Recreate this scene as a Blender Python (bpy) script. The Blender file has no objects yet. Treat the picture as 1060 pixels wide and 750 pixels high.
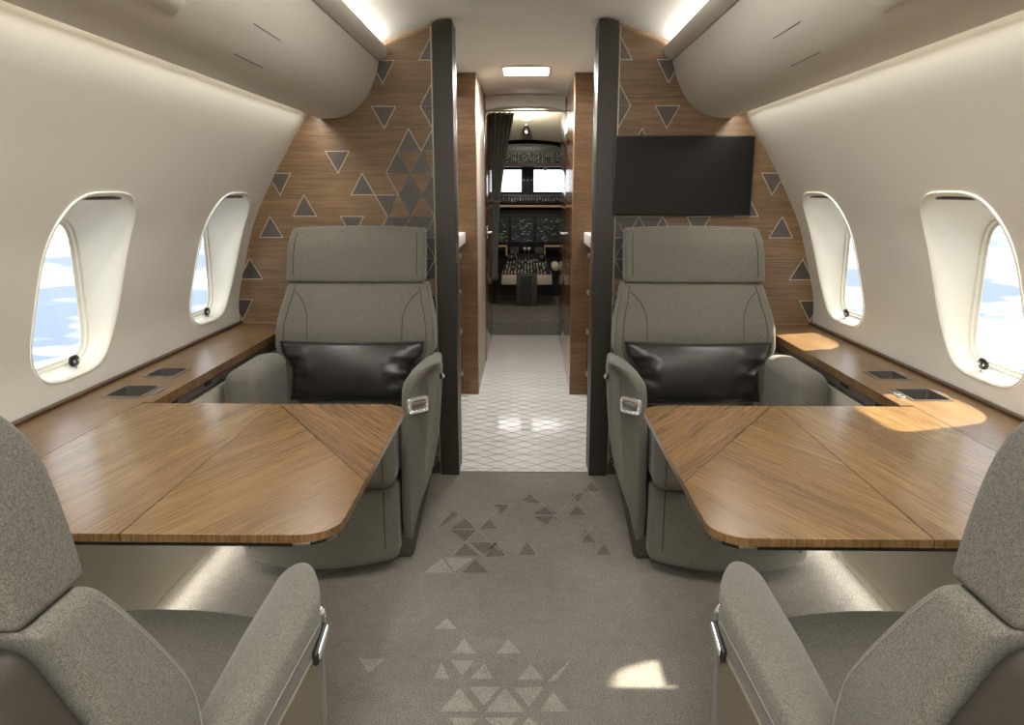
import bpy, bmesh, math, random
import numpy as np
from mathutils import Vector, Matrix
random.seed(4)
SC = bpy.context.scene
COL = SC.collection
PI = math.pi

# ------------------------------------------------------------------ materials
def srgb(r, g, b):
    f = lambda c: c/12.92 if c <= 0.04045 else ((c+0.055)/1.055)**2.4
    return (f(r/255), f(g/255), f(b/255), 1)

class NT:
    def __init__(s, name):
        s.m = bpy.data.materials.new(name); s.m.use_nodes = True
        s.t = s.m.node_tree; s.t.nodes.clear()
        s.out = s.n('ShaderNodeOutputMaterial')
    def n(s, typ, **kw):
        x = s.t.nodes.new(typ)
        for k, v in kw.items(): setattr(x, k, v)
        return x
    def l(s, a, b): s.t.links.new(a, b)
    def bsdf(s, col=None, rough=.5, metal=0, spec=.5, coat=0):
        b = s.n('ShaderNodeBsdfPrincipled')
        if col: b.inputs['Base Color'].default_value = col
        b.inputs['Roughness'].default_value = rough
        b.inputs['Metallic'].default_value = metal
        b.inputs['Specular IOR Level'].default_value = spec
        b.inputs['Coat Weight'].default_value = coat
        b.inputs['Coat Roughness'].default_value = .08
        s.l(b.outputs[0], s.out.inputs[0]); s.b = b
        return b
    def coords(s, scale=(1,1,1), rot=(0,0,0), kind='Object'):
        tc = s.n('ShaderNodeTexCoord'); mp = s.n('ShaderNodeMapping')
        mp.inputs['Scale'].default_value = scale; mp.inputs['Rotation'].default_value = rot
        s.l(tc.outputs[kind], mp.inputs['Vector']); return mp.outputs[0]
    def noise(s, vec, scale, detail=3, rough=.5, dist=0):
        x = s.n('ShaderNodeTexNoise'); s.l(vec, x.inputs['Vector'])
        x.inputs['Scale'].default_value = scale; x.inputs['Detail'].default_value = detail
        x.inputs['Roughness'].default_value = rough; x.inputs['Distortion'].default_value = dist
        return x.outputs['Fac']
    def ramp(s, fac, stops):
        r = s.n('ShaderNodeValToRGB'); e = r.color_ramp.elements
        while len(e) < len(stops): e.new(.5)
        for el, (p, c) in zip(e, stops): el.position = p; el.color = c
        s.l(fac, r.inputs[0]); return r.outputs[0]
    def mix(s, a, b, fac, mode='MIX'):
        m = s.n('ShaderNodeMix', data_type='RGBA', blend_type=mode)
        for inp, v in ((m.inputs[0], fac), (m.inputs[6], a), (m.inputs[7], b)):
            if hasattr(v, 'is_linked') or hasattr(v, 'links'): s.l(v, inp)
            else: inp.default_value = v
        return m.outputs[2]
    def bump(s, h, strength=.2, dist=.001):
        b = s.n('ShaderNodeBump'); b.inputs['Strength'].default_value = strength
        b.inputs['Distance'].default_value = dist
        s.l(h, b.inputs['Height']); s.l(b.outputs[0], s.b.inputs['Normal'])

def plain(name, col, rough=.5, metal=0, spec=.5, coat=0, var=.04, vscale=6):
    t = NT(name); t.bsdf(None, rough, metal, spec, coat)
    v = t.coords()
    f = t.noise(v, vscale, 3)
    lo = tuple(c*(1-var) for c in col[:3])+(1,); hi = tuple(min(1, c*(1+var)) for c in col[:3])+(1,)
    t.l(t.ramp(f, [(.3, lo), (.7, hi)]), t.b.inputs['Base Color'])
    return t.m

def emit(name, col, s):
    t = NT(name); e = t.n('ShaderNodeEmission'); e.inputs[0].default_value = col; e.inputs[1].default_value = s
    t.l(e.outputs[0], t.out.inputs[0]); return t.m

def wood(name, dark, mid, light, ang=0, plane='xy', rough=.3, stretch=1.0, spec=.5, coat=.0):
    """grain runs along local X of the mapped plane, turned by ang degrees"""
    t = NT(name); t.bsdf(None, rough, 0, spec, coat)
    tc = t.n('ShaderNodeTexCoord')
    r1 = t.n('ShaderNodeMapping'); r1.inputs['Rotation'].default_value = (0, 0, -math.radians(ang)) if plane == 'xy' else (0, 0, 0)
    t.l(tc.outputs['Object'], r1.inputs['Vector'])
    def st(a, b):
        m = t.n('ShaderNodeMapping')
        m.inputs['Scale'].default_value = (a, b, a*4) if plane == 'xy' else (a, b, b) if plane == 'xz' else (b, a, b)
        t.l(r1.outputs[0], m.inputs['Vector']); return m.outputs[0]
    broad = t.noise(st(.9*stretch, 13*stretch), 1, 4, .55, .5)
    fine = t.noise(st(6*stretch, 260*stretch), 1, 4, .65, .2)
    pore = t.noise(st(14*stretch, 420*stretch), 1, 2, .6, 0)
    a = t.n('ShaderNodeMath', operation='MULTIPLY_ADD'); t.l(fine, a.inputs[0]); a.inputs[1].default_value = .62
    b = t.n('ShaderNodeMath', operation='MULTIPLY'); t.l(broad, b.inputs[0]); b.inputs[1].default_value = .38
    t.l(b.outputs[0], a.inputs[2])
    c = t.ramp(a.outputs[0], [(.30, dark), (.5, mid), (.70, light)])
    p = t.ramp(pore, [(.36, (.5, .45, .4, 1)), (.5, (1, 1, 1, 1))])
    c2 = t.mix(c, p, .55, 'MULTIPLY')
    t.l(c2, t.b.inputs['Base Color'])
    t.bump(fine, .08, .0005)
    return t.m

def fabric(name, lo, hi, scale=420, bump=.25):
    t = NT(name); t.bsdf(None, .92, 0, .25)
    t.b.inputs['Sheen Weight'].default_value = .15
    v = t.coords()
    f = t.noise(v, scale, 3, .75); g = t.noise(v, scale*.3, 2, .6)
    a = t.n('ShaderNodeMath', operation='MULTIPLY_ADD'); t.l(g, a.inputs[0]); a.inputs[1].default_value = .15
    b = t.n('ShaderNodeMath', operation='MULTIPLY'); t.l(f, b.inputs[0]); b.inputs[1].default_value = .85
    t.l(b.outputs[0], a.inputs[2])
    t.l(t.ramp(a.outputs[0], [(.36, lo), (.64, hi)]), t.b.inputs['Base Color'])
    t.bump(f, bump, .0015)
    return t.m

def carpet_mat(name, lo, hi):
    t = NT(name); t.bsdf(None, .97, 0, .1)
    v = t.coords()
    f = t.noise(v, 240, 3, .7); g = t.noise(v, 2.6, 4, .6); h = t.noise(v, 30, 3, .6)
    m = t.mix(t.ramp(f, [(.3, lo), (.7, hi)]), t.ramp(g, [(.3, (.86, .86, .86, 1)), (.7, (1.1, 1.1, 1.1, 1))]), 1.0, 'MULTIPLY')
    m = t.mix(m, t.ramp(h, [(.3, (.9, .9, .9, 1)), (.7, (1.06, 1.06, 1.06, 1))]), 1.0, 'MULTIPLY')
    t.l(m, t.b.inputs['Base Color']); t.bump(f, .7, .005)
    return t.m

M = {}
M['wall'] = plain('cream_wall_liner', srgb(212, 208, 198), .42, spec=.35, var=.012, vscale=2)
M['ceiling'] = plain('cream_ceiling_liner', srgb(216, 212, 202), .6, spec=.3, var=.012, vscale=2)
M['bin'] = plain('cream_bin_skin', srgb(203, 198, 187), .45, spec=.35, var=.012, vscale=2)
M['dado'] = plain('cream_dado_skin', srgb(205, 198, 180), .45, spec=.3, var=.02, vscale=3)
M['reveal'] = plain('window_reveal_satin', srgb(228, 226, 214), .3, spec=.5, var=.01)
M['gap'] = plain('shadow_gap_black', srgb(28, 26, 24), .7, var=.1)
M['slit'] = plain('panel_joint_grey', srgb(92, 87, 79), .7, var=.05)
M['bulk'] = wood('bulkhead_walnut', srgb(78, 60, 40), srgb(112, 87, 60), srgb(142, 114, 82), plane='xz', rough=.42, stretch=.8)
M['cabw'] = wood('corridor_walnut', srgb(82, 60, 39), srgb(118, 88, 58), srgb(148, 115, 80), plane='xz', rough=.35, stretch=.9)
M['doorw'] = wood('glossy_door_walnut', srgb(70, 44, 26), srgb(112, 74, 44), srgb(142, 98, 60), plane='yz', rough=.16, stretch=.9, coat=.5)
M['inlay'] = plain('dark_taupe_inlay', srgb(76, 71, 67), .38, spec=.5, var=.05)
M['inlaydk'] = plain('near_black_inlay', srgb(58, 53, 48), .38, spec=.5, var=.05)
M['inlayline'] = plain('pale_metal_inlay_line', srgb(182, 170, 148), .35, .3, var=.03)
M['post'] = plain('dark_bronze_post', srgb(50, 45, 41), .45, spec=.45, var=.04, vscale=3)
M['postedge'] = plain('post_edge_metal', srgb(150, 146, 140), .3, .8, var=.02)
TD, TM, TL = srgb(84, 62, 37), srgb(116, 89, 55), srgb(144, 115, 75)
M['leaf'] = wood('table_walnut_outer_leaf', TD, TM, TL, ang=79, rough=.23)
M['inner'] = wood('table_walnut_inner_leaf', TD, TM, TL, ang=63, rough=.24)
M['tri'] = wood('table_walnut_corner', srgb(76, 55, 33), srgb(112, 84, 53), srgb(142, 111, 75), ang=-55, rough=.27)
M['leafR'] = wood('table_walnut_outer_leaf_mirrored', TD, TM, TL, ang=-79, rough=.23)
M['innerR'] = wood('table_walnut_inner_leaf_mirrored', TD, TM, TL, ang=-63, rough=.24)
M['triR'] = wood('table_walnut_corner_mirrored', srgb(76, 55, 33), srgb(112, 84, 53), srgb(142, 111, 75), ang=55, rough=.27)
M['ledge'] = wood('ledge_walnut', srgb(78, 58, 37), srgb(112, 86, 57), srgb(142, 113, 79), ang=80, rough=.3)
M['ledgeR'] = wood('ledge_walnut_mirrored', srgb(78, 58, 37), srgb(112, 86, 57), srgb(142, 113, 79), ang=-80, rough=.3)
M['darkwood'] = wood('dark_walnut_edge', srgb(46, 32, 20), srgb(74, 52, 33), srgb(98, 72, 46), ang=90, rough=.35)
M['fabric'] = fabric('heather_taupe_upholstery', srgb(54, 52, 46), srgb(126, 122, 111), 900)
M['fabdk'] = fabric('plain_taupe_side_upholstery', srgb(76, 74, 67), srgb(106, 103, 94), 520, .1)
M['shell'] = plain('dark_taupe_seat_shell', srgb(58, 54, 48), .55, var=.05)
M['inset'] = plain('satin_taupe_side_panel', srgb(128, 119, 104), .36, .25, var=.03, vscale=4)
M['plinth'] = plain('dark_seat_plinth', srgb(62, 58, 53), .6, var=.05)
M['thread'] = plain('pale_stitching', srgb(140, 135, 124), .8, var=.05, vscale=300)
M['seam'] = plain('dark_seam', srgb(48, 46, 42), .9, var=.05)
M['chrome'] = plain('polished_chrome', srgb(236, 238, 240), .24, .85, var=.01)
M['satin'] = plain('brushed_steel', srgb(168, 165, 160), .33, 1, var=.03)
M['steel'] = plain('grey_steel_strip', srgb(128, 125, 120), .4, .7, var=.04)
t = NT('black_pillow_leather'); t.bsdf(None, .31, 0, .5)
v = t.coords(); f = t.noise(v, 14, 4, .6); g = t.noise(v, 260, 2, .6)
t.l(t.ramp(f, [(.3, srgb(30, 28, 27)), (.7, srgb(44, 41, 39))]), t.b.inputs['Base Color']); t.bump(g, .05, .0006)
M['leather'] = t.m
M['screen'] = plain('black_glass_screen', srgb(15, 14, 13), .22, spec=.32, var=.05)
M['black'] = plain('satin_black_plastic', srgb(24, 23, 22), .4, var=.1)
M['cockdk'] = plain('cockpit_dark_grey', srgb(19, 19, 18), .6, var=.15)
M['cockgrey'] = plain('cockpit_olive_grey', srgb(70, 66, 54), .5, var=.08)
M['cockcream'] = plain('cockpit_cream_trim', srgb(206, 194, 172), .5, var=.03)
M['tan'] = plain('tan_glareshield_trim', srgb(196, 160, 122), .5, var=.04)
M['carpet'] = carpet_mat('taupe_cut_pile_carpet', srgb(94, 90, 83), srgb(158, 152, 142))
M['carpetlt'] = carpet_mat('pale_carpet_triangle', srgb(124, 120, 111), srgb(176, 170, 159))
M['carpetdk'] = carpet_mat('dark_carpet_triangle', srgb(74, 70, 64), srgb(130, 125, 116))
M['carpetln'] = carpet_mat('fine_carpet_line', srgb(126, 121, 112), srgb(166, 160, 149))
M['carpetmid'] = carpet_mat('cockpit_carpet', srgb(96, 92, 86), srgb(136, 131, 124))
M['tile'] = plain('white_polished_stone', srgb(236, 234, 228), .06, spec=.5, coat=.3, var=.015, vscale=5)
M['grout'] = plain('grey_tile_line', srgb(118, 113, 105), .35, var=.03)
M['counter'] = plain('white_stone_counter', srgb(234, 230, 222), .25, var=.02)
M['curtain'] = fabric('grey_taupe_curtain', srgb(96, 90, 78), srgb(138, 131, 116), 300, .1)
M['lamp'] = emit('warm_lamp_diffuser', (1, .95, .86, 1), 9)
M['pane2'] = None
# window glass: clear pane that lets the daylight through
t = NT('clear_window_glass')
tr = t.n('ShaderNodeBsdfTransparent'); tr.inputs[0].default_value = (.96, .97, .97, 1)
gl = t.n('ShaderNodeBsdfGlossy'); gl.inputs['Roughness'].default_value = .02
fr = t.n('ShaderNodeFresnel'); fr.inputs[0].default_value = 1.3
mx = t.n('ShaderNodeMixShader'); ge = t.n('ShaderNodeNewGeometry'); iv = t.n('ShaderNodeMath', operation='SUBTRACT'); iv.inputs[0].default_value = 1; t.l(ge.outputs['Backfacing'], iv.inputs[1])
fm = t.n('ShaderNodeMath', operation='MULTIPLY'); t.l(fr.outputs[0], fm.inputs[0]); t.l(iv.outputs[0], fm.inputs[1])
t.l(fm.outputs[0], mx.inputs[0]); t.l(tr.outputs[0], mx.inputs[1]); t.l(gl.outputs[0], mx.inputs[2])
t.l(mx.outputs[0], t.out.inputs[0]); M['glass'] = t.m
M['led_green'] = emit('green_avionics_symbols', srgb(70, 170, 110), .4)
M['led_white'] = emit('white_avionics_symbols', srgb(190, 196, 205), .35)
M['led_blue'] = emit('blue_avionics_symbols', srgb(60, 150, 205), .4)
M['led_amber'] = emit('amber_avionics_symbols', srgb(215, 185, 90), .4)

# ------------------------------------------------------------------ mesh tools
class MB:
    def __init__(s): s.v = []; s.f = []; s.mi = []
    def add(s, verts, faces, mi=0):
        o = len(s.v); s.v += [tuple(map(float, p)) for p in verts]
        for f in faces: s.f.append([i+o for i in f]); s.mi.append(mi)
        return s
    def xf(s, fn):
        s.v = [tuple(fn(*p)) for p in s.v]; return s
    def build(s, name, mats, parent=None, loc=None, angle=38, flip=False, fixn=True):
        me = bpy.data.meshes.new(name)
        me.from_pydata(s.v, [], [f[::-1] for f in s.f] if flip else s.f)
        if not isinstance(mats, (list, tuple)): mats = [mats]
        for m in mats: me.materials.append(m)
        me.polygons.foreach_set('material_index', s.mi)
        if fixn:
            bm = bmesh.new(); bm.from_mesh(me); bmesh.ops.recalc_face_normals(bm, faces=bm.faces); bm.to_mesh(me); bm.free()
        me.polygons.foreach_set('use_smooth', [True]*len(me.polygons))
        me.set_sharp_from_angle(angle=math.radians(angle))
        me.update()
        o = bpy.data.objects.new(name, me); COL.objects.link(o)
        if parent: o.parent = parent
        if loc: o.location = loc
        return o
    # -- shapes
    def box(s, x0, x1, y0, y1, z0, z1, r=0, seg=2, mi=0):
        bm = bmesh.new(); bmesh.ops.create_cube(bm, size=1)
        for v in bm.verts: v.co = Vector(((x0+x1)/2+v.co.x*(x1-x0), (y0+y1)/2+v.co.y*(y1-y0), (z0+z1)/2+v.co.z*(z1-z0)))
        if r > 0: bmesh.ops.bevel(bm, geom=list(bm.edges), offset=r, segments=seg, affect='EDGES', profile=.5)
        bm.verts.index_update()
        s.add([v.co for v in bm.verts], [[v.index for v in f.verts] for f in bm.faces], mi); bm.free(); return s
    def soft(s, half, r, fn=None, seg=3, mid=6, mi=0):
        """rounded box centred on the origin, fn deforms its points"""
        hx, hy, hz = half
        def line(h):
            a = [-h + r*(1-math.cos(k*PI/2/seg))*1.0 for k in range(seg)]
            b = [-(h-r)+(2*(h-r))*k/mid for k in range(mid+1)]
            return a+b+[-q for q in a[::-1]]
        L = [line(hx), line(hy), line(hz)]
        idx = {}; V = []; F = []
        def vid(i, j, k):
            key = (i, j, k)
            if key in idx: return idx[key]
            p = [L[0][i], L[1][j], L[2][k]]; c = [max(-(h-r), min(h-r, q)) for q, h in zip(p, half)]
            d = Vector([p[n]-c[n] for n in range(3)])
            q = Vector(c)+(d.normalized()*r if d.length > 1e-9 else d)
            V.append(tuple(q)); idx[key] = len(V)-1; return idx[key]
        n = [len(q)-1 for q in L]
        for a, b, c in ((0, 1, 2), (1, 2, 0), (2, 0, 1)):
            for side in (0, n[c]):
                for i in range(n[a]):
                    for j in range(n[b]):
                        q = []
                        for (ii, jj) in ((i, j), (i+1, j), (i+1, j+1), (i, j+1)):
                            t3 = [0, 0, 0]; t3[a] = ii; t3[b] = jj; t3[c] = side; q.append(vid(*t3))
                        F.append(q if side else q[::-1])
        if fn: V = [fn(*p) for p in V]
        return s.add(V, F, mi)
    def loft(s, rings, cap=True, mi=0, closed=True):
        n = len(rings[0]); V = [p for r in rings for p in r]; F = []
        for a in range(len(rings)-1):
            for k in range(n if closed else n-1):
                k2 = (k+1) % n
                F.append([a*n+k, a*n+k2, (a+1)*n+k2, (a+1)*n+k])
        if cap: F.append(list(range(n))[::-1]); F.append([(len(rings)-1)*n+k for k in range(n)])
        return s.add(V, F, mi)
    def slab(s, poly, z0, z1, r=0, seg=3, ax=2, mi=0):
        """polygon extruded along an axis with rounded rims; poly in the two other axes"""
        def off(d):
            out = []; n = len(poly)
            for k in range(n):
                p0, p, p1 = Vector(poly[k-1]), Vector(poly[k]), Vector(poly[(k+1) % n])
                e0 = (p-p0).normalized(); e1 = (p1-p).normalized()
                n0 = Vector((-e0.y, e0.x)); n1 = Vector((-e1.y, e1.x)); nn = (n0+n1)
                nn = nn.normalized()/max(.35, math.sqrt(max(1e-6, (1+n0.dot(n1))/2)))
                out.append(p+nn*d)
            return out
        area = sum(poly[k-1][0]*poly[k][1]-poly[k][0]*poly[k-1][1] for k in range(len(poly)))
        if area < 0: poly = poly[::-1]
        def P(q, z): return {2: (q[0], q[1], z), 1: (q[0], z, q[1]), 0: (z, q[0], q[1])}[ax]
        lv = []
        if r > 0:
            for k in range(seg+1):
                a = k*PI/2/seg; lv.append((z0+r*(1-math.sin(a)), r*(1-math.cos(a)))) if False else lv.append((z0+r-r*math.cos(a), r-r*math.sin(a)))
            for k in range(seg, -1, -1):
                a = k*PI/2/seg; lv.append((z1-r+r*math.cos(a), r-r*math.sin(a)))
        else: lv = [(z0, 0), (z1, 0)]
        return s.loft([[P(q, z) for q in off(d)] for z, d in lv], mi=mi)
    def tube(s, pts, r, n=6, mi=0, cap=True):
        pts = [Vector(p) for p in pts]; rings = []; up = None
        for k, p in enumerate(pts):
            tg = (pts[min(k+1, len(pts)-1)]-pts[max(k-1, 0)]).normalized()
            if up is None: up = Vector((0, 0, 1)) if abs(tg.z) < .9 else Vector((1, 0, 0))
            a = (up-tg*up.dot(tg)).normalized(); b = tg.cross(a); up = a
            rr = r[k] if isinstance(r, (list, tuple)) else r
            rings.append([tuple(p+a*rr*math.cos(2*PI*q/n)+b*rr*math.sin(2*PI*q/n)) for q in range(n)])
        return s.loft(rings, cap=cap, mi=mi)
    def disc(s, c, r, axis, th, n=20, mi=0):
        poly = [(r*math.cos(2*PI*k/n), r*math.sin(2*PI*k/n)) for k in range(n)]
        o = len(s.v); s.slab(poly, 0, th, min(th*.3, r*.2), 2, axis, mi)
        for i in range(o, len(s.v)): s.v[i] = tuple(s.v[i][q]+c[q] for q in range(3))
        return s

def rrect(w, h, r, n=5, cx=0, cy=0):
    out = []
    for sx, sy, a0 in ((1, -1, -90), (1, 1, 0), (-1, 1, 90), (-1, -1, 180)):
        for k in range(n+1):
            a = math.radians(a0+90*k/n)
            out.append((cx+sx*(w/2-r)+r*math.cos(a), cy+sy*(h/2-r)+r*math.sin(a)))
    return out

def tag(o, label=None, cat=None, group=None, kind=None):
    if label: o['label'] = label
    if cat: o['category'] = cat
    if group: o['group'] = group
    if kind: o['kind'] = kind
    return o
def struct(o, label, cat): return tag(o, label, cat, kind='structure')
def empty(name, loc, label, cat, group=None, rz=0):
    o = bpy.data.objects.new(name, None); COL.objects.link(o); o.location = loc; o.rotation_euler = (0, 0, rz)
    o.empty_display_size = .1
    return tag(o, label, cat, group)
def copy_tree(o, parent=None):
    c = o.copy(); COL.objects.link(c)
    if parent: c.parent = parent
    for ch in [x for x in o.children]: copy_tree(ch, c)
    return c

def spline(pts, per=8):
    """Catmull-Rom through 2-D or 3-D points"""
    P = [np.array(p, float) for p in pts]; P = [2*P[0]-P[1]]+P+[2*P[-1]-P[-2]]; out = []
    for i in range(1, len(P)-2):
        a, b, c, d = P[i-1:i+3]
        for k in range(per):
            t = k/per
            out.append(tuple(.5*((2*b)+(-a+c)*t+(2*a-5*b+4*c-d)*t*t+(-a+3*b-3*c+d)*t**3)))
    out.append(tuple(P[-2])); return out

# ------------------------------------------------------------------ camera
D = 3.06; HC = 1.174
cam = bpy.data.cameras.new('camera'); co = bpy.data.objects.new('camera', cam); COL.objects.link(co)
co.location = (0, 0, HC); co.rotation_euler = (math.radians(90-12.6), 0, math.radians(.95))
cam.sensor_width = 36; cam.lens = 36*780/1060; cam.clip_start = .02
SC.camera = co

YA = -2.0          # aft end of the cabin that is built
# cabin cross section: upper wall (z -> x)
WP = spline([(1.183, .60), (1.178, .655), (1.172, .76), (1.145, .87), (1.098, 1.035), (1.045, 1.15), (.980, 1.268), (.907, 1.385), (.846, 1.475), (.775, 1.58), (.70, 1.675), (.60, 1.77)], 10)
WZ = np.array([p[1] for p in WP]); WX = np.array([p[0] for p in WP])
def wx(z): return float(np.interp(z, WZ, WX))
CP = spline([(-.80, 1.62), (-.66, 1.70), (-.55, 1.736), (-.469, 1.768), (-.38, 1.798), (-.288, 1.824), (-.15, 1.845), (0, 1.853), (.15, 1.845), (.288, 1.824), (.38, 1.798), (.469, 1.768), (.55, 1.736), (.66, 1.70), (.80, 1.62)], 4)

# ------------------------------------------------------------------ walls with window openings
WC = [2.765-.865*k for k in range(5)]
WZ0, WZ1, WHW = .705, 1.180, .192
def win_outline(n=64):
    out = []
    for k in range(n):
        a = 2*PI*k/n; e = 2/3.6
        c, q = math.cos(a), math.sin(a)
        out.append((WHW*math.copysign(abs(c)**e, c), (WZ0+WZ1)/2+(WZ1-WZ0)/2*math.copysign(abs(q)**e, q)))
    return out
def pane_outline(hw, z0, z1, n=64, e=2/4.2):
    out = []
    for k in range(n):
        a = 2*PI*k/n; c, q = math.cos(a), math.sin(a)
        out.append((hw*math.copysign(abs(c)**e, c), (z0+z1)/2+(z1-z0)/2*math.copysign(abs(q)**e, q)))
    return out
XP = 1.222
for g, side in ((-1, 'left'), (1, 'right')):
    mb = MB()
    ztop = 1.50
    zs_lo, zs_hi = .60, 1.30
    OUT = win_outline()
    for k, yc in enumerate(WC):
        ya = yc-.4325; yb = D-.0004 if k == 0 else yc+.4325
        # polar bay between the opening and the bay rectangle
        rings = []
        for m in range(13):
            f = m/12; ring = []
            for (dy, z) in OUT:
                dz = z-(WZ0+WZ1)/2
                ty = ((yb-yc) if dy > 0 else (yc-ya))/max(abs(dy), 1e-6)
                tz = ((zs_hi-(WZ0+WZ1)/2) if dz > 0 else ((WZ0+WZ1)/2-zs_lo))/max(abs(dz), 1e-6)
                tt = min(ty, tz); s = 1+(tt-1)*f
                ring.append((yc+dy*s, (WZ0+WZ1)/2+dz*s))
            rings.append(ring)
        # snap the outer ring's nearest points onto the rectangle corners
        for (cy_, cz_) in ((ya, zs_lo), (yb, zs_lo), (yb, zs_hi), (ya, zs_hi)):
            j = min(range(len(OUT)), key=lambda q: (rings[-1][q][0]-cy_)**2+(rings[-1][q][1]-cz_)**2)
            rings[-1][j] = (cy_, cz_)
        mb.loft([[(g*wx(z), y, z) for y, z in r] for r in rings], cap=False)
        # above the bays
        zz = np.linspace(zs_hi, 1.60, 14)
        mb.loft([[(g*wx(z), y, z) for z in zz] for y in (ya, yb)], cap=False, closed=False)
    # plain aft stretch
    ya0 = WC[-1]-.4325
    zz = np.linspace(.60, 1.60, 30)
    mb.loft([[(g*wx(z), y, z) for z in zz] for y in (YA, ya0)], cap=False, closed=False)
    w = mb.build('wall_'+side, M['wall'], fixn=False, flip=(g > 0), angle=60)
    struct(w, f'cream curved cabin side wall on the {side} with oval windows', 'wall')
    # windows
    for k, yc in enumerate(WC):
        n = 64
        root = empty(f'window_{k+1 if g < 0 else k+6}', (0, yc, 0), 'placeholder', 'window')
        root['kind'] = 'structure'
        root['label'] = {0: f'oval cabin window on the {side} nearest the front bulkhead',
                         1: f'oval cabin window on the {side} above the table',
                         2: f'oval cabin window on the {side} beside the near seat'}.get(k, f'oval cabin window in the aft {side} wall, {["", "", "", "first", "second"][k]} behind the near seat')
        O = win_outline(n); Pn = pane_outline(.166, .727, 1.118, n, 2/5); Pn2 = pane_outline(.157, .734, 1.110, n, 2/5.5); Pn3 = pane_outline(.147, .742, 1.101, n, 2/6)
        mb = MB(); R = []
        cz = (WZ0+WZ1)/2
        # soft bright lip, then the scooped reveal, then two stepped frames
        def rg(ol, fx, sc=1): return [(g*fx(dy, z), dy*sc, cz+(z-cz)*sc) for dy, z in ol]
        R.append(rg(O, lambda d, z: wx(z)-.001, 1.0))
        R.append(rg(O, lambda d, z: wx(z)-.004, .992))
        R.append(rg(O, lambda d, z: wx(z)-.003, .975))
        R.append(rg(O, lambda d, z: wx(z)+.004, .96))
        R.append(rg(O, lambda d, z: wx(z)+.014, .95))
        A = R[-1]; B = rg(Pn, lambda d, z: XP-.004)
        for m in range(1, 9):
            f = m/8; fx = 1-(1-f)**1.25 if True else f
            fy = f**1.7
            R.append([(a[0]+(b[0]-a[0])*fx, a[1]+(b[1]-a[1])*fy, a[2]+(b[2]-a[2])*fy) for a, b in zip(A, B)])
        R.append(rg(Pn, lambda d, z: XP)); R.append(rg(Pn2, lambda d, z: XP+.002)); R.append(rg(Pn2, lambda d, z: XP+.010))
        R.append(rg(Pn3, lambda d, z: XP+.012)); R.append(rg(Pn3, lambda d, z: XP+.014))
        mb.loft(R, cap=False)
        mb.build('window_reveal', M['reveal'], root, angle=50)
        if k >= 2:  # unseen panels added in the aft windows to keep sun off the near seats
            cb = MB(); cb.loft([rg(Pn2, lambda d, z: XP+.0035, .995), rg(Pn2, lambda d, z: XP+.0075, .995)])
            cb.build('added_sun_blocker', M['dado'], root)
        pb = MB(); pb.loft([rg(Pn3, lambda d, z: XP+.0128, 1.01), rg(Pn3, lambda d, z: XP+.0158, 1.01)])
        pb.build('window_pane', M['glass'], root)
        # bottom bar of the raised shade at the head of the reveal
        sb = MB(); xs = wx(1.165)+.02
        sb.soft((.012, .085, .006), .005, lambda x, y, z: (g*(xs+x), y, 1.1655+z), 2, 2)
        sb.build('window_shade', M['steel'], root)
        # small black jack with two chrome studs and a lead
        jb = MB(); jb.slab(rrect(.042, .030, .0148, 6), 0, .008, .003, 2, 0)
        jx = XP-.012
        jb.xf(lambda x, y, z: (g*(jx-x), .052+y, .738+z))
        jk = jb.build('shade_jack', M['black'], root)
        st = MB()
        for q in (-1, 1): st.disc((g*(jx-.0095), .052+q*.010, .738), .0042, 0, .003, 10)
        st.build('contact_stud', M['chrome'], jk)
        ld = MB(); ld.tube(spline([(g*(jx-.006), .05, .727), (g*(jx-.010), .048, .720), (g*(jx-.015), .046, .714)], 4), .0016, 6)
        ld.build('lead', M['steel'], jk)

# ------------------------------------------------------------------ ceiling
mb = MB()
mb.loft([[(x, y, z) for x, z in CP] for y in np.linspace(YA, D+.001, 12)], cap=False, closed=False)
mb.loft([[(x, y, z+.05) for x, z in CP] for y in (YA, D-.002)], cap=False, closed=False)
# corridor ceiling beyond the bulkhead
cc = [(-1.05, 1.822), (-.30, 1.8225)]+[p for p in CP if abs(p[0]) < .289]+[(.30, 1.8225), (1.05, 1.822)]
mb.loft([[(x, y, z) for x, z in cc] for y in (D+.0, 5.4, 6.40)], cap=False, closed=False)
c = mb.build('ceiling', M['ceiling'], fixn=False, flip=True, angle=50)
struct(c, 'cream vaulted cabin ceiling running on over the corridor', 'ceiling')

# ------------------------------------------------------------------ floor
mb = MB()
def quad(x0, x1, y0, y1, z, mi=0): mb.add([(x0, y0, z), (x1, y0, z), (x1, y1, z), (x0, y1, z)], [[0, 1, 2, 3]], mi)
quad(-1.1, 1.1, YA, D+.022, 0, 0); quad(-1.1, 1.1, D+.022, 6.31, -.002, 0)
mb.add([(-1.1, D+.02, -.002), (1.1, D+.02, -.002), (1.1, D+.02, .003), (-1.1, D+.02, .003)], [[0, 1, 2, 3]], 0)
F_ = math.cos
_p, _yw = math.radians(12.6), math.radians(.95)
def floor_at(u, v):
    a = (u-530)/780; b = (v-375)/780
    x, y, z = a, math.cos(_p)-b*math.sin(_p), -math.sin(_p)-b*math.cos(_p)
    x, y = x*math.cos(_yw)-y*math.sin(_yw), x*math.sin(_yw)+y*math.cos(_yw)
    t = -HC/z; return (x*t, y*t)
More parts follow.
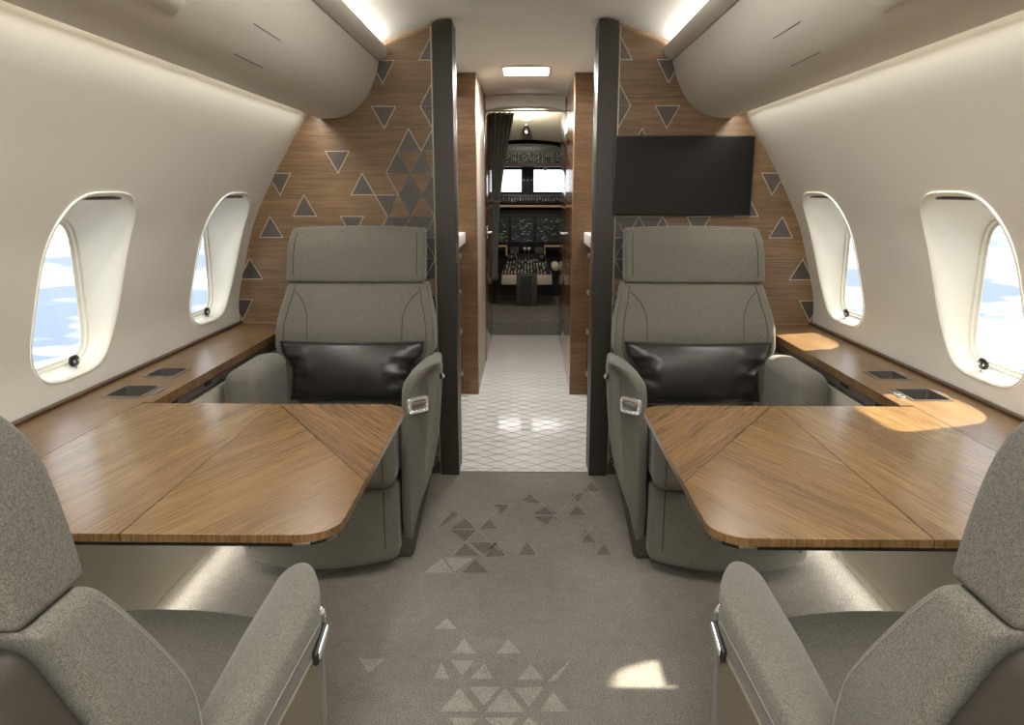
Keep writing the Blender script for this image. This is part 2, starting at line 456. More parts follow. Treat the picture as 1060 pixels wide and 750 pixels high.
# woven triangles of the carpet (corner positions surveyed on the carpet)
def ctri(pts, mi, z=.0012):
    q = [floor_at(340+a/2.65, 480+b/2.65) for a, b in pts]
    mb.add([(x, y, z) for x, y in q], [list(range(len(q)))], mi)
LT = [[(325, 422), (290, 453), (352, 453)], [(372, 480), (338, 520), (405, 520)], [(492, 480), (460, 520), (528, 520)], [(335, 539), (400, 539), (368, 582)],
      [(428, 548), (388, 590), (452, 590)], [(553, 548), (520, 592), (590, 592)], [(85, 535), (155, 535), (110, 575)],
      [(360, 615), (305, 680), (410, 680)], [(385, 612), (470, 612), (427, 664)], [(485, 615), (428, 682), (540, 682)], [(510, 614), (592, 614), (550, 667)],
      [(615, 625), (580, 680), (660, 680)], [(430, 697), (520, 697), (475, 748)], [(550, 692), (515, 745), (600, 745)], [(262, 299), (310, 258), (342, 299)], [(320, 258), (402, 258), (345, 296)],
      [(310, 545), (290, 590), (332, 590)], [(600, 596), (668, 535), (625, 596)], [(330, 697), (412, 697), (370, 745)]]
DK = [[(340, 252), (375, 217), (412, 252)], [(430, 254), (455, 217), (487, 252)], [(335, 178), (375, 150), (412, 178)], [(338, 182), (410, 182), (375, 212)], [(414, 178), (440, 150), (462, 178)],
      [(530, 105), (553, 82), (582, 107)], [(560, 138), (598, 115), (632, 140)], [(563, 144), (632, 144), (600, 167)], [(455, 112), (495, 112), (475, 138)], [(658, 86), (702, 80), (682, 108)],
      [(688, 215), (706, 182), (732, 215)], [(368, 299), (402, 264), (442, 299)], [(385, 215), (470, 215), (425, 250)], [(300, 178), (340, 124), (356, 140)], [(700, 75), (720, 50), (745, 78)],
      [(520, 250), (545, 215), (570, 250)], [(735, 250), (755, 220), (775, 250)], [(660, 140), (682, 114), (705, 142)]]
for q in LT: ctri(q, 1)
for q in DK: ctri(q, 2)
def cline(a, b, w=.004, mi=3):
    p, q = Vector(floor_at(340+a[0]/2.65, 480+a[1]/2.65)), Vector(floor_at(340+b[0]/2.65, 480+b[1]/2.65))
    n = (q-p).normalized(); n = Vector((-n.y, n.x))*w/2
    mb.add([(*(p+n), .0018), (*(p-n), .0018), (*(q-n), .0018), (*(q+n), .0018)], [[0, 1, 2, 3]], mi)
for a, b in [((335, 180), (470, 180)), ((375, 148), (470, 240)), ((340, 252), (470, 120)), ((430, 254), (375, 214)), ((350, 215), (480, 215)), ((530, 107), (600, 80)), ((553, 82), (650, 165)), ((600, 168), (682, 80)), ((560, 143), (720, 143)), ((660, 85), (720, 140)), ((455, 111), (520, 111)), ((700, 60), (740, 100)), ((300, 170), (360, 110)), ((640, 76), (760, 76)), ((690, 216), (730, 160))]: cline(a, b)
# corridor stone with its diamond joints
quad(-.985, .985, D+.02, 6.31, .003, 4)
sx, sy, y0 = .118, .092, D+.02
def gline(p, q, w=.0032):
    # clip to the stone
    p, q = Vector(p), Vector(q); d = q-p; t0, t1 = 0, 1
    for a, lo, hi in ((0, -.365, .365), (1, y0, 6.3)):
        if abs(d[a]) < 1e-9:
            if not lo < p[a] < hi: return
            continue
        u, v_ = (lo-p[a])/d[a], (hi-p[a])/d[a]
        if u > v_: u, v_ = v_, u
        t0, t1 = max(t0, u), min(t1, v_)
    if t1-t0 < 1e-4: return
    p, q = p+d*t0, p+d*t1; n = (q-p).normalized(); n = Vector((-n.y, n.x))*w/2
    mb.add([(*(p+n), .0042), (*(p-n), .0042), (*(q-n), .0042), (*(q+n), .0042)], [[0, 1, 2, 3]], 5)
NY = int((6.31-y0)/sy)+2
for k in range(-NY, NY+8):
    gline((-.4, y0+k*sy*1.0), (-.4+NY*sx, y0+(k+NY)*sy))
    gline((.4, y0+k*sy*1.0), (.4-NY*sx, y0+(k+NY)*sy))
for k in range(0, NY, 2): gline((-.4, y0+k*sy+.031), (.4, y0+k*sy+.031), .0022)
fl = mb.build('floor', [M['carpet'], M['carpetlt'], M['carpetdk'], M['carpetln'], M['tile'], M['grout']], fixn=False)
struct(fl, 'taupe carpet with woven triangles and a white stone corridor floor', 'floor')

# ------------------------------------------------------------------ front bulkhead with triangle inlay
def clip_half(poly, a, lim, keep_less):
    out = []
    for k in range(len(poly)):
        p, q = poly[k-1], poly[k]
        ip = p[a] <= lim if keep_less else p[a] >= lim; iq = q[a] <= lim if keep_less else q[a] >= lim
        if ip != iq:
            t = (lim-p[a])/(q[a]-p[a]); out.append((p[0]+(q[0]-p[0])*t, p[1]+(q[1]-p[1])*t))
        if iq: out.append(q)
    return out
S_, H_, XPOST, ZT = .0945, .0838, .360, 1.757
def ltri(row, a, up):
    zt, zb = ZT-H_*row, ZT-H_*(row+1)
    if up: return [(XPOST+a*S_, zt), (XPOST+(a+.5)*S_, zb), (XPOST+(a-.5)*S_, zb)]
    return [(XPOST+a*S_, zb), (XPOST+(a-.5)*S_, zt), (XPOST+(a+.5)*S_, zt)]
FILL = [(0, 0, 1), (1, 2, 0), (2, 0, 1), (3, 0, 0), (3, 2, 0), (4, 1, 1), (4, 0, 1), (5, 4, 0), (5, 1.5, 1), (5, .5, 1), (6, 3, 1), (6, 1, 1), (6, 0, 1), (6, 6.5, 0),
        (7, 2, 0), (7, 1, 0), (7, 0, 0), (7, 5.5, 1), (8, 3.5, 0), (8, 7, 1), (8, 2, 1), (8, 1.5, 0), (8, 1, 1), (8, .5, 0), (8, 0, 1), (10, 8, 1), (12, 8.5, 0)]
OPEN = [(5, 1, 0), (5, 0, 0), (6, 1.5, 0), (6, .5, 0), (7, 1.5, 1), (7, .5, 1)]
rnd = random.Random(7)
for r in range(9, 21):
    for j in range(0, 4):
        base = .5 if r % 2 else 0
        FILL_OR = FILL if rnd.random() < .72 else OPEN
        (FILL_OR).append((r, j*1.0+base, 1)) if j*1.0+base < 1.6 else None
        FILL_OR = FILL if rnd.random() < .72 else OPEN
        (FILL_OR).append((r, j*1.0+(.5-base), 0)) if j*1.0+(.5-base) < 1.6 else None
def shrink(poly, d):
    cx = sum(p[0] for p in poly)/3; cz = sum(p[1] for p in poly)/3
    inr = H_/3; k = (inr-d)/inr
    return [(cx+(p[0]-cx)*k, cz+(p[1]-cz)*k) for p in poly]
for g, side in ((-1, 'left'), (1, 'right')):
    mb = MB()
    prof = [(XPOST-.01, 0)] + [(.99, 0), (.992, .3), (1.0, .6)]
    prof += [(wx(z)+.03, z) for z in np.linspace(.605, 1.60, 36)]
    prof += [(x, z+.02) for x, z in CP[::-1] if XPOST-.02 < x < .76]
    zc = float(np.interp(XPOST-.01, [p[0] for p in CP], [p[1] for p in CP]))-.003
    prof.append((XPOST-.01, zc))
    # the wall and ceiling curves cross near x=.7: keep the inner one
    pp = []
    for x, z in prof:
        if z > 1.5:
            zcl = float(np.interp(x, [p[0] for p in CP], [p[1] for p in CP]))+.02
            z = min(z, zcl)
        pp.append((x, z))
    mb.slab([(g*x, z) for x, z in pp], D, D+.06, 0, ax=1)
    for lst, fill in ((FILL, True), (OPEN, False)):
        for (r, a, up) in lst:
            T = ltri(r, a, up)
            if side == 'right' and r > 3 and r < 8 and a < 5.4 and not (r == 4 and a == 1): continue
            def put(poly, y, mi):
                P_ = clip_half(poly, 0, XPOST, False)
                if len(P_) >= 3: mb.add([(g*x, D-y, z) for x, z in P_], [list(range(len(P_)))], mi)
            # outline
            o, i = shrink(T, -.0012), shrink(T, .0018)
            for k in range(3):
                put([o[k], o[(k+1) % 3], i[(k+1) % 3], i[k]], .0012, 2)
            if fill: put(i, .0009, 3 if r >= 9 else 1)
    # pale line beside the post
    mb.box(g*XPOST-.002, g*XPOST+.002, D-.0015, D+.01, .05, zc-.01, mi=2)
    b = mb.build('wall_front_'+side, [M['bulk'], M['inlay'], M['inlayline'], M['inlaydk']], fixn=False)
    bm = bmesh.new(); bm.from_mesh(b.data)
    for f in bm.faces:
        if f.normal.y > .5 and f.calc_center_median().y < D+.001: f.normal_flip()
    bm.to_mesh(b.data); bm.free()
    struct(b, f'walnut bulkhead on the {side} of the aisle inlaid with dark triangles', 'wall')
    # post that frames the corridor
    pb = MB()
    pz = 1.815
    pb.slab([(g*.277, D-.02), (g*.352, D-.02), (g*.352, D+.14), (g*.277, D+.14)], 0, pz, .003, 2)
    p = pb.build('trim_1' if g < 0 else 'trim_2', M['post'], None)
    struct(p, f'tall dark bronze post on the {side} of the corridor opening', 'post')
    pe = MB(); pe.box(g*.2765-.0012, g*.2765+.0012, D+.10, D+.115, .02, 1.80); pe.box(g*.2768-.002, g*.2768+.002, D+.02, D+.03, .9, .98)
    pe.build('door_track', M['postedge'], p)

# ------------------------------------------------------------------ lower side walls, ledges
for g, side in ((-1, 'left'), (1, 'right')):
    mb = MB()
    pr = spline([(.962, .585), (.966, .45), (.972, .28), (.984, .13), (.990, .10)], 4) + [(.992, .095)] + spline([(.990, .088), (.993, .078), (.996, .066)], 3)
    mb.loft([[(g*x, y, z) for x, z in pr] for y in (YA, 0.2, 2.2, D-.004)], cap=False, closed=False)
    mb.loft([[(g*.996, y, .066), (g*1.05, y, .066), (g*1.05, y, 0)] for y in (YA, D-.004)], cap=False, closed=False)
    mb.loft([[(g*.962, y, .585), (g*.99, y, .585), (g*.99, y, .622)] for y in (YA, D-.004)], cap=False, closed=False)
    w = mb.build('baseboard_'+side, M['dado'], fixn=False, flip=(g < 0), angle=30)
    struct(w, f'cream lower side panel under the {side} window ledge', 'wall panel')
    # the walnut ledge with two cup holders
    root = empty('side_ledge', (0, 0, 0), f'long walnut side ledge with two inset cup holders under the {side} windows', 'ledge', 'walnut side ledges')
    tb = MB()
    def lpoly():
        y = [(1.174, YA), (1.174, D-.004), (.948, D-.004), (.948, 1.842), (.9765, 1.836), (.9765, 1.08), (.948, 1.074), (.948, YA)]
        return y
    holes = [(1.052, 1.945, .050, .058), (1.062, 2.165, .044, .052)]   # cx, cy, half x, half y
    # top board as a frame of quads round the two wells
    xs = sorted({.9765, 1.174}|{h[0]+s*h[2] for h in holes for s in (-1, 1)}); ys = sorted({YA, D-.004}|{h[1]+s*h[3] for h in holes for s in (-1, 1)})
    def inhole(x, y): return any(abs(x-h[0]) < h[2] and abs(y-h[1]) < h[3] for h in holes)
    for i in range(len(xs)-1):
        for j in range(len(ys)-1):
            cx_, cy_ = (xs[i]+xs[i+1])/2, (ys[j]+ys[j+1])/2
            if inhole(cx_, cy_): continue
            tb.add([(g*xs[i], ys[j], .655), (g*xs[i+1], ys[j], .655), (g*xs[i+1], ys[j+1], .655), (g*xs[i], ys[j+1], .655)], [[0, 1, 2, 3]])
    def lip(xa, y_a, y_b):
        tb.add([(g*.9765, y_a, .655), (g*.9765, y_b, .655), (g*xa, y_b, .655), (g*xa, y_a, .655), (g*xa, y_a, .628), (g*xa, y_b, .628), (g*.9765, y_a, .628), (g*.9765, y_b, .628)], [[0, 1, 2, 3], [3, 2, 5, 4], [4, 5, 7, 6], [0, 3, 4, 6], [1, 2, 5, 7]])
    lip(.948, YA, 1.074); lip(.948, 1.842, D-.004)
    tb.add([(g*.9765, 1.074, .655), (g*.9765, 1.842, .655), (g*.9765, 1.842, .628), (g*.9765, 1.074, .628)], [[0, 1, 2, 3]])
    tb.build('ledge_top', M['ledge'] if g < 0 else M['ledgeR'], root)
    e = MB(); e.box(min(g*1.160, g*1.177), max(g*1.160, g*1.177), YA, D-.006, .6555, .664, .002, 1)
    e.build('back_trim', M['darkwood'], root)
    s = MB(); s.box(min(g*.953, g*.99), max(g*.953, g*.99), 1.85, D-.006, .600, .6275, .003, 1)
    s.build('lower_rail', M['steel'], root)
    for y in (1.93, 2.16):
        q = MB(); q.box(min(g*.9485, g*.96), max(g*.9485, g*.96), y, y+.05, .612, .630, .003, 1)
        q.build('latch', M['black'], root)
    for (hx, hy, ax_, ay_) in holes:
        hb = MB()
        o_, i_ = rrect(2*ax_+.008, 2*ay_+.008, .008, 4, g*hx, hy), rrect(2*ax_-.006, 2*ay_-.006, .006, 4, g*hx, hy)
        b_ = rrect(2*ax_-.020, 2*ay_-.020, .006, 4, g*hx, hy)
        hb.loft([[(x, y, .6552) for x, y in o_], [(x, y, .6572) for x, y in o_], [(x, y, .6572) for x, y in i_], [(x, y, .652) for x, y in i_]], cap=False)
        h = hb.build('cup_holder_bezel', M['satin'], root)
        wb = MB(); wb.loft([[(x, y, .6545) for x, y in i_], [(x, y, .612) for x, y in b_]], cap=False)
        wb.add([(x, y, .612) for x, y in b_], [list(range(len(b_)))])
        wb.build('well', M['plinth'], h)
    bt = MB()
    for (dx, dy) in ((0, 0), (0, .024), (0, -.024)):
        bt.slab(rrect(.018, .018, .004, 3, g*(.986+dx), 1.948+dy), .655, .6575, .0008, 1)
    bt.build('control_button', M['satin'], root)
    # small chrome reading lamp where the ledge meets the bulkhead
    lr = MB(); lr.tube(spline([(g*.985, D-.02, .655), (g*.985, D-.02, .685), (g*.975, D-.03, .697), (g*.95, D-.04, .697)], 5), .0045, 8)
    lr.disc((g*.985, D-.02, .655), .012, 2, .006)
    o = lr.build('grab_hook', M['chrome'], None); tag(o, f'tiny chrome hook at the front end of the {side} ledge', 'hook')

# ------------------------------------------------------------------ overhead bins
for g, side in ((-1, 'left'), (1, 'right')):
    root = empty('overhead_bin', (0, 0, 0), f'long cream overhead bin running along the {side} side above the windows', 'overhead bin', 'overhead bins')
    low = spline([(.803, 1.470), (.797, 1.4615), (.765, 1.4595), (.728, 1.4625), (.69, 1.474), (.65, 1.500), (.612, 1.540), (.585, 1.59), (.568, 1.64), (.560, 1.668)], 5)
    nose = spline([(.556, 1.6705), (.545, 1.676), (.532, 1.686), (.5255, 1.699), (.526, 1.714), (.533, 1.7235), (.545, 1.724), (.556, 1.715)], 4)
    back_ = [(.575, 1.685), (.62, 1.645), (.70, 1.57), (.785, 1.485)]
    mb = MB(); mb.slab([(g*x, z) for x, z in low+[(.575, 1.668)]+back_], YA, D-.004, 0, ax=1)
    mb.build('bin_door', M['bin'], root, angle=30)
    mb = MB(); mb.slab([(g*x, z) for x, z in nose+[(.575, 1.69), (.570, 1.672)]], YA, D-.004, 0, ax=1)
    mb.build('bin_nose_rail', M['bin'], root, angle=30)
    # thin panel joints and the oblong latch on the bin face
    LX = np.array([p[0] for p in low][::-1]); LZ = np.array([p[1] for p in low][::-1])
    def on(x): return float(np.interp(x, LX, LZ))
    def nrm(x):
        d = (on(x+.004)-on(x-.004))/.008; L = math.hypot(1, d); return (-(-d)/L, -1/L)
    lines = MB()
    for x, ya, yb in ((.608, 1.80, 1.99), (.667, 1.83, 2.02)):
        nx, nz = nrm(x)
        p0 = (x+nx*.0002, on(x)+nz*.0002)
        lines.tube([(g*p0[0], ya, p0[1]), (g*p0[0], yb, p0[1])], .0011, 6)
    lines.build('vent_slit', M['slit'], root)
    lb = MB(); ring = rrect(.024, .20, .0115, 6)
    xm = .640
    V = []
    for lift, sc in ((-.002, 1), (.003, 1), (.004, .94)):
        V.append([(g*(xm+u*sc+nrm(xm)[0]*lift), 1.40+w*sc, on(xm+u*sc)+nrm(xm)[1]*lift) for u, w in ring])
    lb.loft(V); lb.build('latch_cover', M['bin'], root)

# aft wall behind the camera
mb = MB(); mb.add([(-1.25, YA, 0), (1.25, YA, 0), (1.25, YA, 1.9), (-1.25, YA, 1.9)], [[0, 1, 2, 3]])
w = mb.build('wall_back', M['wall'], fixn=False, flip=True); struct(w, 'cream aft cabin wall behind the near seats', 'wall')

# ------------------------------------------------------------------ tables
def build_table(h):
    """h=+1: aisle side at +x (left table)"""
    root = empty('dining_table', (0, 0, 0), 'placeholder', 'table', 'fold-out walnut tables')
    X0, X1, Y0, Y1, r = -.9755, -.294, 1.083, 1.833, .062
    XF = -.633          # fold line
    dl = (-.622, Y1); dr = (X1, 1.312)     # diagonal seam
    arc = lambda cx, cy, a0, a1: [(cx+r*math.cos(math.radians(a)), cy+r*math.sin(math.radians(a))) for a in np.linspace(a0, a1, 9)]
    g_ = .0009
    outer = [(X0, Y0), (XF-g_, Y0), (XF-g_, Y1), (X0, Y1)]
    innr = [(XF+g_, Y0)]+arc(X1-r, Y0+r, -90, 0)+[(X1, dr[1]-g_*2), (dl[0]+g_, Y1-g_*3), (dl[0]-.002, Y1), (XF+g_, Y1)]
    corner = [(X1, dr[1]+g_)]+arc(X1-r, Y1-r, 0, 90)+[(dl[0]+g_*3, Y1)]
    S = lambda P: [(h*x, y) for x, y in P]
    zt, th = .655, .0145
    mats = ('leaf', 'inner', 'tri') if h > 0 else ('leafR', 'innerR', 'triR')
    for nm, P, m in (('outer_leaf', outer, mats[0]), ('inner_leaf', innr, mats[1]), ('corner_panel', corner, mats[2])):
        mb = MB(); mb.slab(S(P), zt-th, zt, .0007, 1); mb.build(nm, M[m], root)
    full = [(X0+.01, Y0+.004), (XF, Y0+.004)]+[(x-.004, y+.004) for x, y in arc(X1-r, Y0+r, -90, 0)]+[(x-.004, y-.004) for x, y in arc(X1-r, Y1-r, 0, 90)]+[(X0+.01, Y1-.004)]
    mb = MB(); mb.slab(S(full), zt-th-.008, zt-th-.0004, .002, 2); mb.build('underside_panel', M['black'], root)
    for (cx, cy, a0) in ((X1-r, Y0+r, -90), ):
        ob = MB(); A = [(cx+(r-.001)*math.cos(math.radians(a)), cy+(r-.001)*math.sin(math.radians(a))) for a in np.linspace(-96, -70, 6)]; B = [(cx+(r-.012)*math.cos(math.radians(a)), cy+(r-.012)*math.sin(math.radians(a))) for a in np.linspace(-70, -96, 6)]
        ob.slab(S(A+B), zt-th-.006, zt-th-.0008, .0005, 1)
        A = [(cx+(r-.001)*math.cos(math.radians(a)), cy+(r-.001)*math.sin(math.radians(a))) for a in np.linspace(-44, -24, 6)]; B = [(cx+(r-.012)*math.cos(math.radians(a)), cy+(r-.012)*math.sin(math.radians(a))) for a in np.linspace(-24, -44, 6)]
        ob.slab(S(A+B), zt-th-.006, zt-th-.0008, .0005, 1)
        ob.build('corner_clip', M['satin'], root)
    for y in (1.17, 1.74):
        ab = MB(); ab.box(min(h*-.964, h*-.70), max(h*-.964, h*-.70), y-.025, y+.025, .608, .6318, .004, 2)
        ab.build('support_arm', M['satin'], root)
    return root
tl = build_table(1); tl['label'] = 'walnut fold-out table on the left, joined to the left window ledge'
tr_ = build_table(-1); tr_['label'] = 'walnut fold-out table on the right with a bright sunlit patch'

# ------------------------------------------------------------------ seats
def interp(xs, ys): return lambda q: float(np.interp(q, xs, ys))
_bf = spline([(.42, -.055), (.52, -.022), (.60, -.004), (.66, .001), (.69, .004), (.725, .016), (.783, .046), (.825, .071), (.862, .098)], 6)
back_front = interp([p[0] for p in _bf], [p[1] for p in _bf])
_hf = spline([(.864, .088), (.889, .093), (.918, .100), (.955, .111), (.992, .126), (1.012, .140), (1.03, .158), (1.06, .18)], 6)
head_front = interp([p[0] for p in _hf], [p[1] for p in _hf])
_w = [(.42, .200), (.545, .206), (.565, .222), (.585, .250), (.605, .274), (.64, .286), (.72, .2825), (.75, .277), (.80, .265), (.87, .2505)]
back_w = interp([p[0] for p in _w], [p[1] for p in _w])
_ao = spline([(.085, .205), (.12, .228), (.20, .268), (.30, .300), (.42, .320), (.54, .329), (.63, .333)], 6)
arm_out = interp([p[0] for p in _ao], [p[1] for p in _ao])

def make_seat(h):
    """local frame: sitter looks towards -y, aisle side on h*x.  returns the Empty"""
    root = empty('cabin_seat', (0, 0, 0), 'placeholder', 'seat', 'grey upholstered cabin seats')
    def taper(mb):
        return mb.xf(lambda x, y, z: (x-.10*max(0, y+.26)*min(1, max(0, (x-.21)/.12)), y, z))
    def fin(mb, name, mat, parent=root, angle=40):
        if h < 0: mb.xf(lambda x, y, z: (-x, y, z))
        return mb.build(name, mat, parent, angle=angle)
    # plinth
    mb = MB(); mb.soft((.245, .335, .045), .02, lambda x, y, z: (x*(1-.12*(y+.33)/.66 if x > 0 else 1)-.005, y-.005, z+.046), 3, 4); fin(mb, 'plinth', M['plinth'])
    # lower leg rest panel, bowed in plan
    def bow(cx, cz, yf, hw, k):
        def fn(x, y, z): return (x+cx, y+yf+k*(x/hw)**2, z+cz)
        return fn
    mb = MB(); mb.soft((.252, .045, .1285), .024, bow(-.05, .162, -.452, .252, .082), 4, 10)
    # stitched border
    def edge_line(pts, r=.0014, mi=1): mb.tube(pts, r, 5, mi=mi)
    fx = lambda x: -.452-.045+.082*((x+.05)/.252)**2
    for xx in (.165, -.265): edge_line([(xx, fx(xx)-.0004, z) for z in np.linspace(.285, .08, 8)])
    fin(mb, 'leg_rest', [M['fabric'], M['seam']])
    # seat cushion
    def cush(x, y, z):
        c = (1-(x/.2)**2)*.012 if z > 0 else 0
        zz = z+.392+c*(1 if z > .05 else .3)-(.055*(y+.212)/.424 if z > .03 else 0)
        return (x+.006, y-.275+.02*(x/.2)**2*(y < -.15), zz)
    mb = MB(); mb.soft((.198, .212, .100), .032, cush, 4, 8)
    for xx in (.172, -.158): mb.tube([(xx, -.4885+.02*((xx-.006)/.2)**2, z) for z in np.linspace(.315, .46, 5)], .0013, 5, mi=1)
    fin(mb, 'seat_cushion', [M['fabric'], M['seam']])
    mb = MB(); mb.box(-.19, .2, -.36, .16, .088, .2895, .01, 2); fin(mb, 'seat_frame', M['plinth'])
    # backrest
    TH = .108
    kth = lambda z: 1-.28*min(1, max(0, (z-.74)/.11))
    def bk(x, y, z):
        zz = z+.6525
        w = back_w(zz)/.287
        crown = -.010*(1-(x/.287)**2) if y < 0 else 0
        return (x*w-.003, back_front(min(zz, .862))+(y+TH/2)*kth(zz)+crown-(.012 if zz > 9 else 0), zz)
    mb = MB(); mb.soft((.287, TH/2, .2095), .013, bk, 4, 26)
    def onb(x, z, lift=.0006): return (x-.003, back_front(z)-.010*(1-(x/back_w(z))**2)-lift, z)
    for sg in (-1, 1):
        # stitched border and the curved dart seam on each side
        mb.tube([onb(sg*(back_w(z)-.030), z) for z in np.linspace(.48, .852, 24)], .0013, 5, mi=1)
        c_ = spline([(sg*.222, .832), (sg*.196, .806), (sg*.178, .772), (sg*.170, .735), (sg*.168, .60)], 6)
        mb.tube([onb(x, z) for x, z in c_], .0013, 5, mi=1)
        # pale stitching on the side panel edge
        mb.tube([(sg*(back_w(z)+.0004)-.003, back_front(z)+.011, z) for z in np.linspace(.50, .848, 24)], .0006, 5, mi=2)
    fin(mb, 'backrest', [M['fabric'], M['seam'], M['thread']])
    # headrest
    TH2 = .088
    def hd(x, y, z):
        zz = z+.9565
        tap = 1-.035*max(0, (zz-.96)/.09)**2 - .004
        crown = -.008*(1-(x/.25)**2) if y < 0 else 0
        top = .008*(1-(x/.25)**2)*max(0, (zz-.97)/.09)
        return (x*tap-.012, head_front(zz)+(y+TH2/2)+crown, zz+top)
    mb = MB(); mb.soft((.2515, TH2/2, .0945), .011, hd, 4, 12)
    for sg in (-1, 1):
        mb.tube([(sg*(.2515-.028)*(1-.035*max(0, (z-.96)/.09)**2)-.012, head_front(z)-.0018-.0004, z) for z in np.linspace(.885, 1.035, 14)], .0013, 5, mi=1)
        mb.tube([(sg*.2508*(1-.035*max(0, (z-.96)/.09)**2-.004)-.012, head_front(z)+.011, z) for z in np.linspace(.88, 1.035, 14)], .0006, 5, mi=2)
    fin(mb, 'headrest', [M['fabric'], M['seam'], M['thread']])
    # dark seat-back shell in two pieces
    def sh(x, y, z):
        zz = z+.52; w = (back_w(max(.42, zz))-.012)/.28
        yb = back_front(max(.42, min(zz, .862)))+TH*kth(zz)
        return (x*w-.003, yb+.0+(y+.04)*.8+.002, zz)
    mb = MB(); mb.soft((.28, .04, .338), .022, sh, 4, 10); fin(mb, 'back_shell', M['shell'])
    def sh2(x, y, z):
        zz = z+.967; return (x-.012, head_front(zz)+TH2+(y+.03)*.9+.002, zz)
    mb = MB(); mb.soft((.238, .03, .084), .02, sh2, 4, 6); fin(mb, 'headrest_shell', M['shell'])
    for xx in (-.10, .10):
        mb = MB(); mb.box(xx-.02, xx+.02, .14, .165, .845, .88, .005, 2); fin(mb, 'headrest_post', M['black'])
    # aisle armrest: padded body, rounded towards the cushion, straight outside
    def sect(inset=0, n=7):
        P = [(.207, .090), (.207, .20), (.214, .40), (.222, .565)]
        P += spline([(.223, .585), (.230, .608), (.248, .627), (.275, .642), (.305, .650), (.326, .648), (.333, .638)], 4)
        P += [(arm_out(z), z) for z in np.linspace(.60, .087, 14)]
        return P
    SEC = sect(); cx = .27; cz = .40
    def yfront(x): return -.405+.135*max(0, min(1, (x-.225)/.108))**2.6
    rings = []
    R = .034
    def ring(f, ins):
        out = []
        for (x, z) in SEC:
            # inset towards the core for the rounded front rim
            zi = max(.087+ins*.4, min(z, .650-ins)); dx = (x-.265); k = max(0, 1-ins/.06) if abs(dx) > 1e-6 else 1
            xi = .265+dx*k if ins else x
            out.append((xi, z-(ins*max(0, (z-.45)/.2)), f))
        return out
    for k in range(6):
        a = k/5*PI/2; ins = R*(1-math.sin(a)); dy = R*(1-math.cos(a))
        rr = ring(dy, ins)
        rings.append([(x, yfront(x0)+dy+.035*max(0, (.45-z)/.36)**2, z) for (x, z, _), (x0, z0) in zip(rr, SEC)])
    for yb in (-.22, -.16, -.11, -.06, 0, .06):
        rings.append([(x, max(yb, yfront(x)+R+.004+.02*(yb+.22)), z-.12*max(0, (yb+.25))*max(0, min(1, (z-.40)/.2))) for x, z in SEC])
    mb = MB(); mb.loft(rings)
    # outer stitching line under the top edge
    mb.tube([(arm_out(.622)+.0006, y, .622-.12*max(0, y+.25)) for y in np.linspace(-.235, .05, 12)], .0007, 5, mi=1)
    taper(mb)
    ar = fin(mb, 'armrest', [M['fabric'], M['thread']], angle=50)
    # outer side: upholstered shell behind the armrest plus satin inset panel
    def sidepanel(zt, zb, y0, y1, lift, th, n=12, slope=0):
        m = MB(); A = []; B = []
        zz = np.linspace(zb, zt, n)
        for y in np.linspace(y0, y1, 6):
            A.append([(arm_out(z)+lift, y+(slope*(z-zt)), z) for z in zz]+[(arm_out(z)+lift-th, y+(slope*(z-zt)), z) for z in zz[::-1]])
        m.loft(A); return m
    mb = taper(sidepanel(.535, .088, .062, .20, 0, .030)); fin(mb, 'side_shell', M['fabdk'])
    mb = taper(sidepanel(.592, .125, -.228, .19, .003, .006, slope=.06).xf(lambda x, y, z: (x, y, z-.12*max(0, y+.25)*max(0, min(1, (z-.40)/.2))))); fin(mb, 'side_inset_panel', M['inset'])
    # chrome pull at the front of the inset panel
    mb = MB(); mb.soft((.0035, .024, .0062), .003, lambda x, y, z: (x+.3345, y-.232, z+.596-.25*y), 3, 3)
    sp = fin(mb, 'side_pull', M['chrome'])
    mb = MB(); mb.soft((.004, .027, .0095), .003, lambda x, y, z: (x+.3315, y-.230, z+.594-.25*y), 2, 2); fin(mb, 'pull_recess', M['black'], sp)
    # recline handle on the front face
    hx, hz = .272, .540
    hy = yfront(hx); ang = math.atan2(yfront(hx+.02)-yfront(hx-.02), .04)
    def place(m, dz=0):
        ca, sa = math.cos(ang), math.sin(ang)
        return m.xf(lambda x, y, z: (hx+x*ca-y*sa, hy+x*sa+y*ca+.006, hz+z))
    mb = MB(); O = rrect(.074, .052, .012, 5); I = rrect(.054, .030, .008, 5)
    mb.loft([[(x, .004, z) for x, z in O], [(x, -.004, z) for x, z in O], [(x*.97, -.0062, z*.96) for x, z in O], [(x, -.0062, z) for x, z in I], [(x, .002, z) for x, z in I]], cap=False)
    hn = fin(place(mb), 'recline_handle', M['chrome'])
    mb = MB(); mb.slab([(x*1.01, z*1.01) for x, z in I], -.001, .003, 0, ax=1); fin(place(mb), 'recess', M['steel'], hn)
    mb = MB(); mb.soft((.024, .004, .007), .0035, lambda x, y, z: (x, y-.005+.02*(x/.03)**2*0, z+.0045), 2, 3); fin(place(mb), 'paddle', M['satin'], hn)
    # window armrest, set lower and rounder
    def wa(x, y, z):
        zz = z+.366; return (x-.283+(.04*max(0, (.3-zz)/.3)), y-.222+.015*max(0, (-x)/.062)**2*(y < 0), zz-.018*max(0, (-x+.02)/.082)**2.2*(z > .15))
    mb = MB(); mb.soft((.062, .158, .275), .040, wa, 6, 8); fin(mb, 'window_armrest', M['fabric'])
    # dark belt lying by the armrest
    mb = MB(); mb.tube(spline([(.212, -.20, .478), (.210, -.215, .490), (.206, -.235, .492), (.200, -.26, .490)], 4), .009, 8); fin(mb, 'belt_buckle', M['black'])
    return root

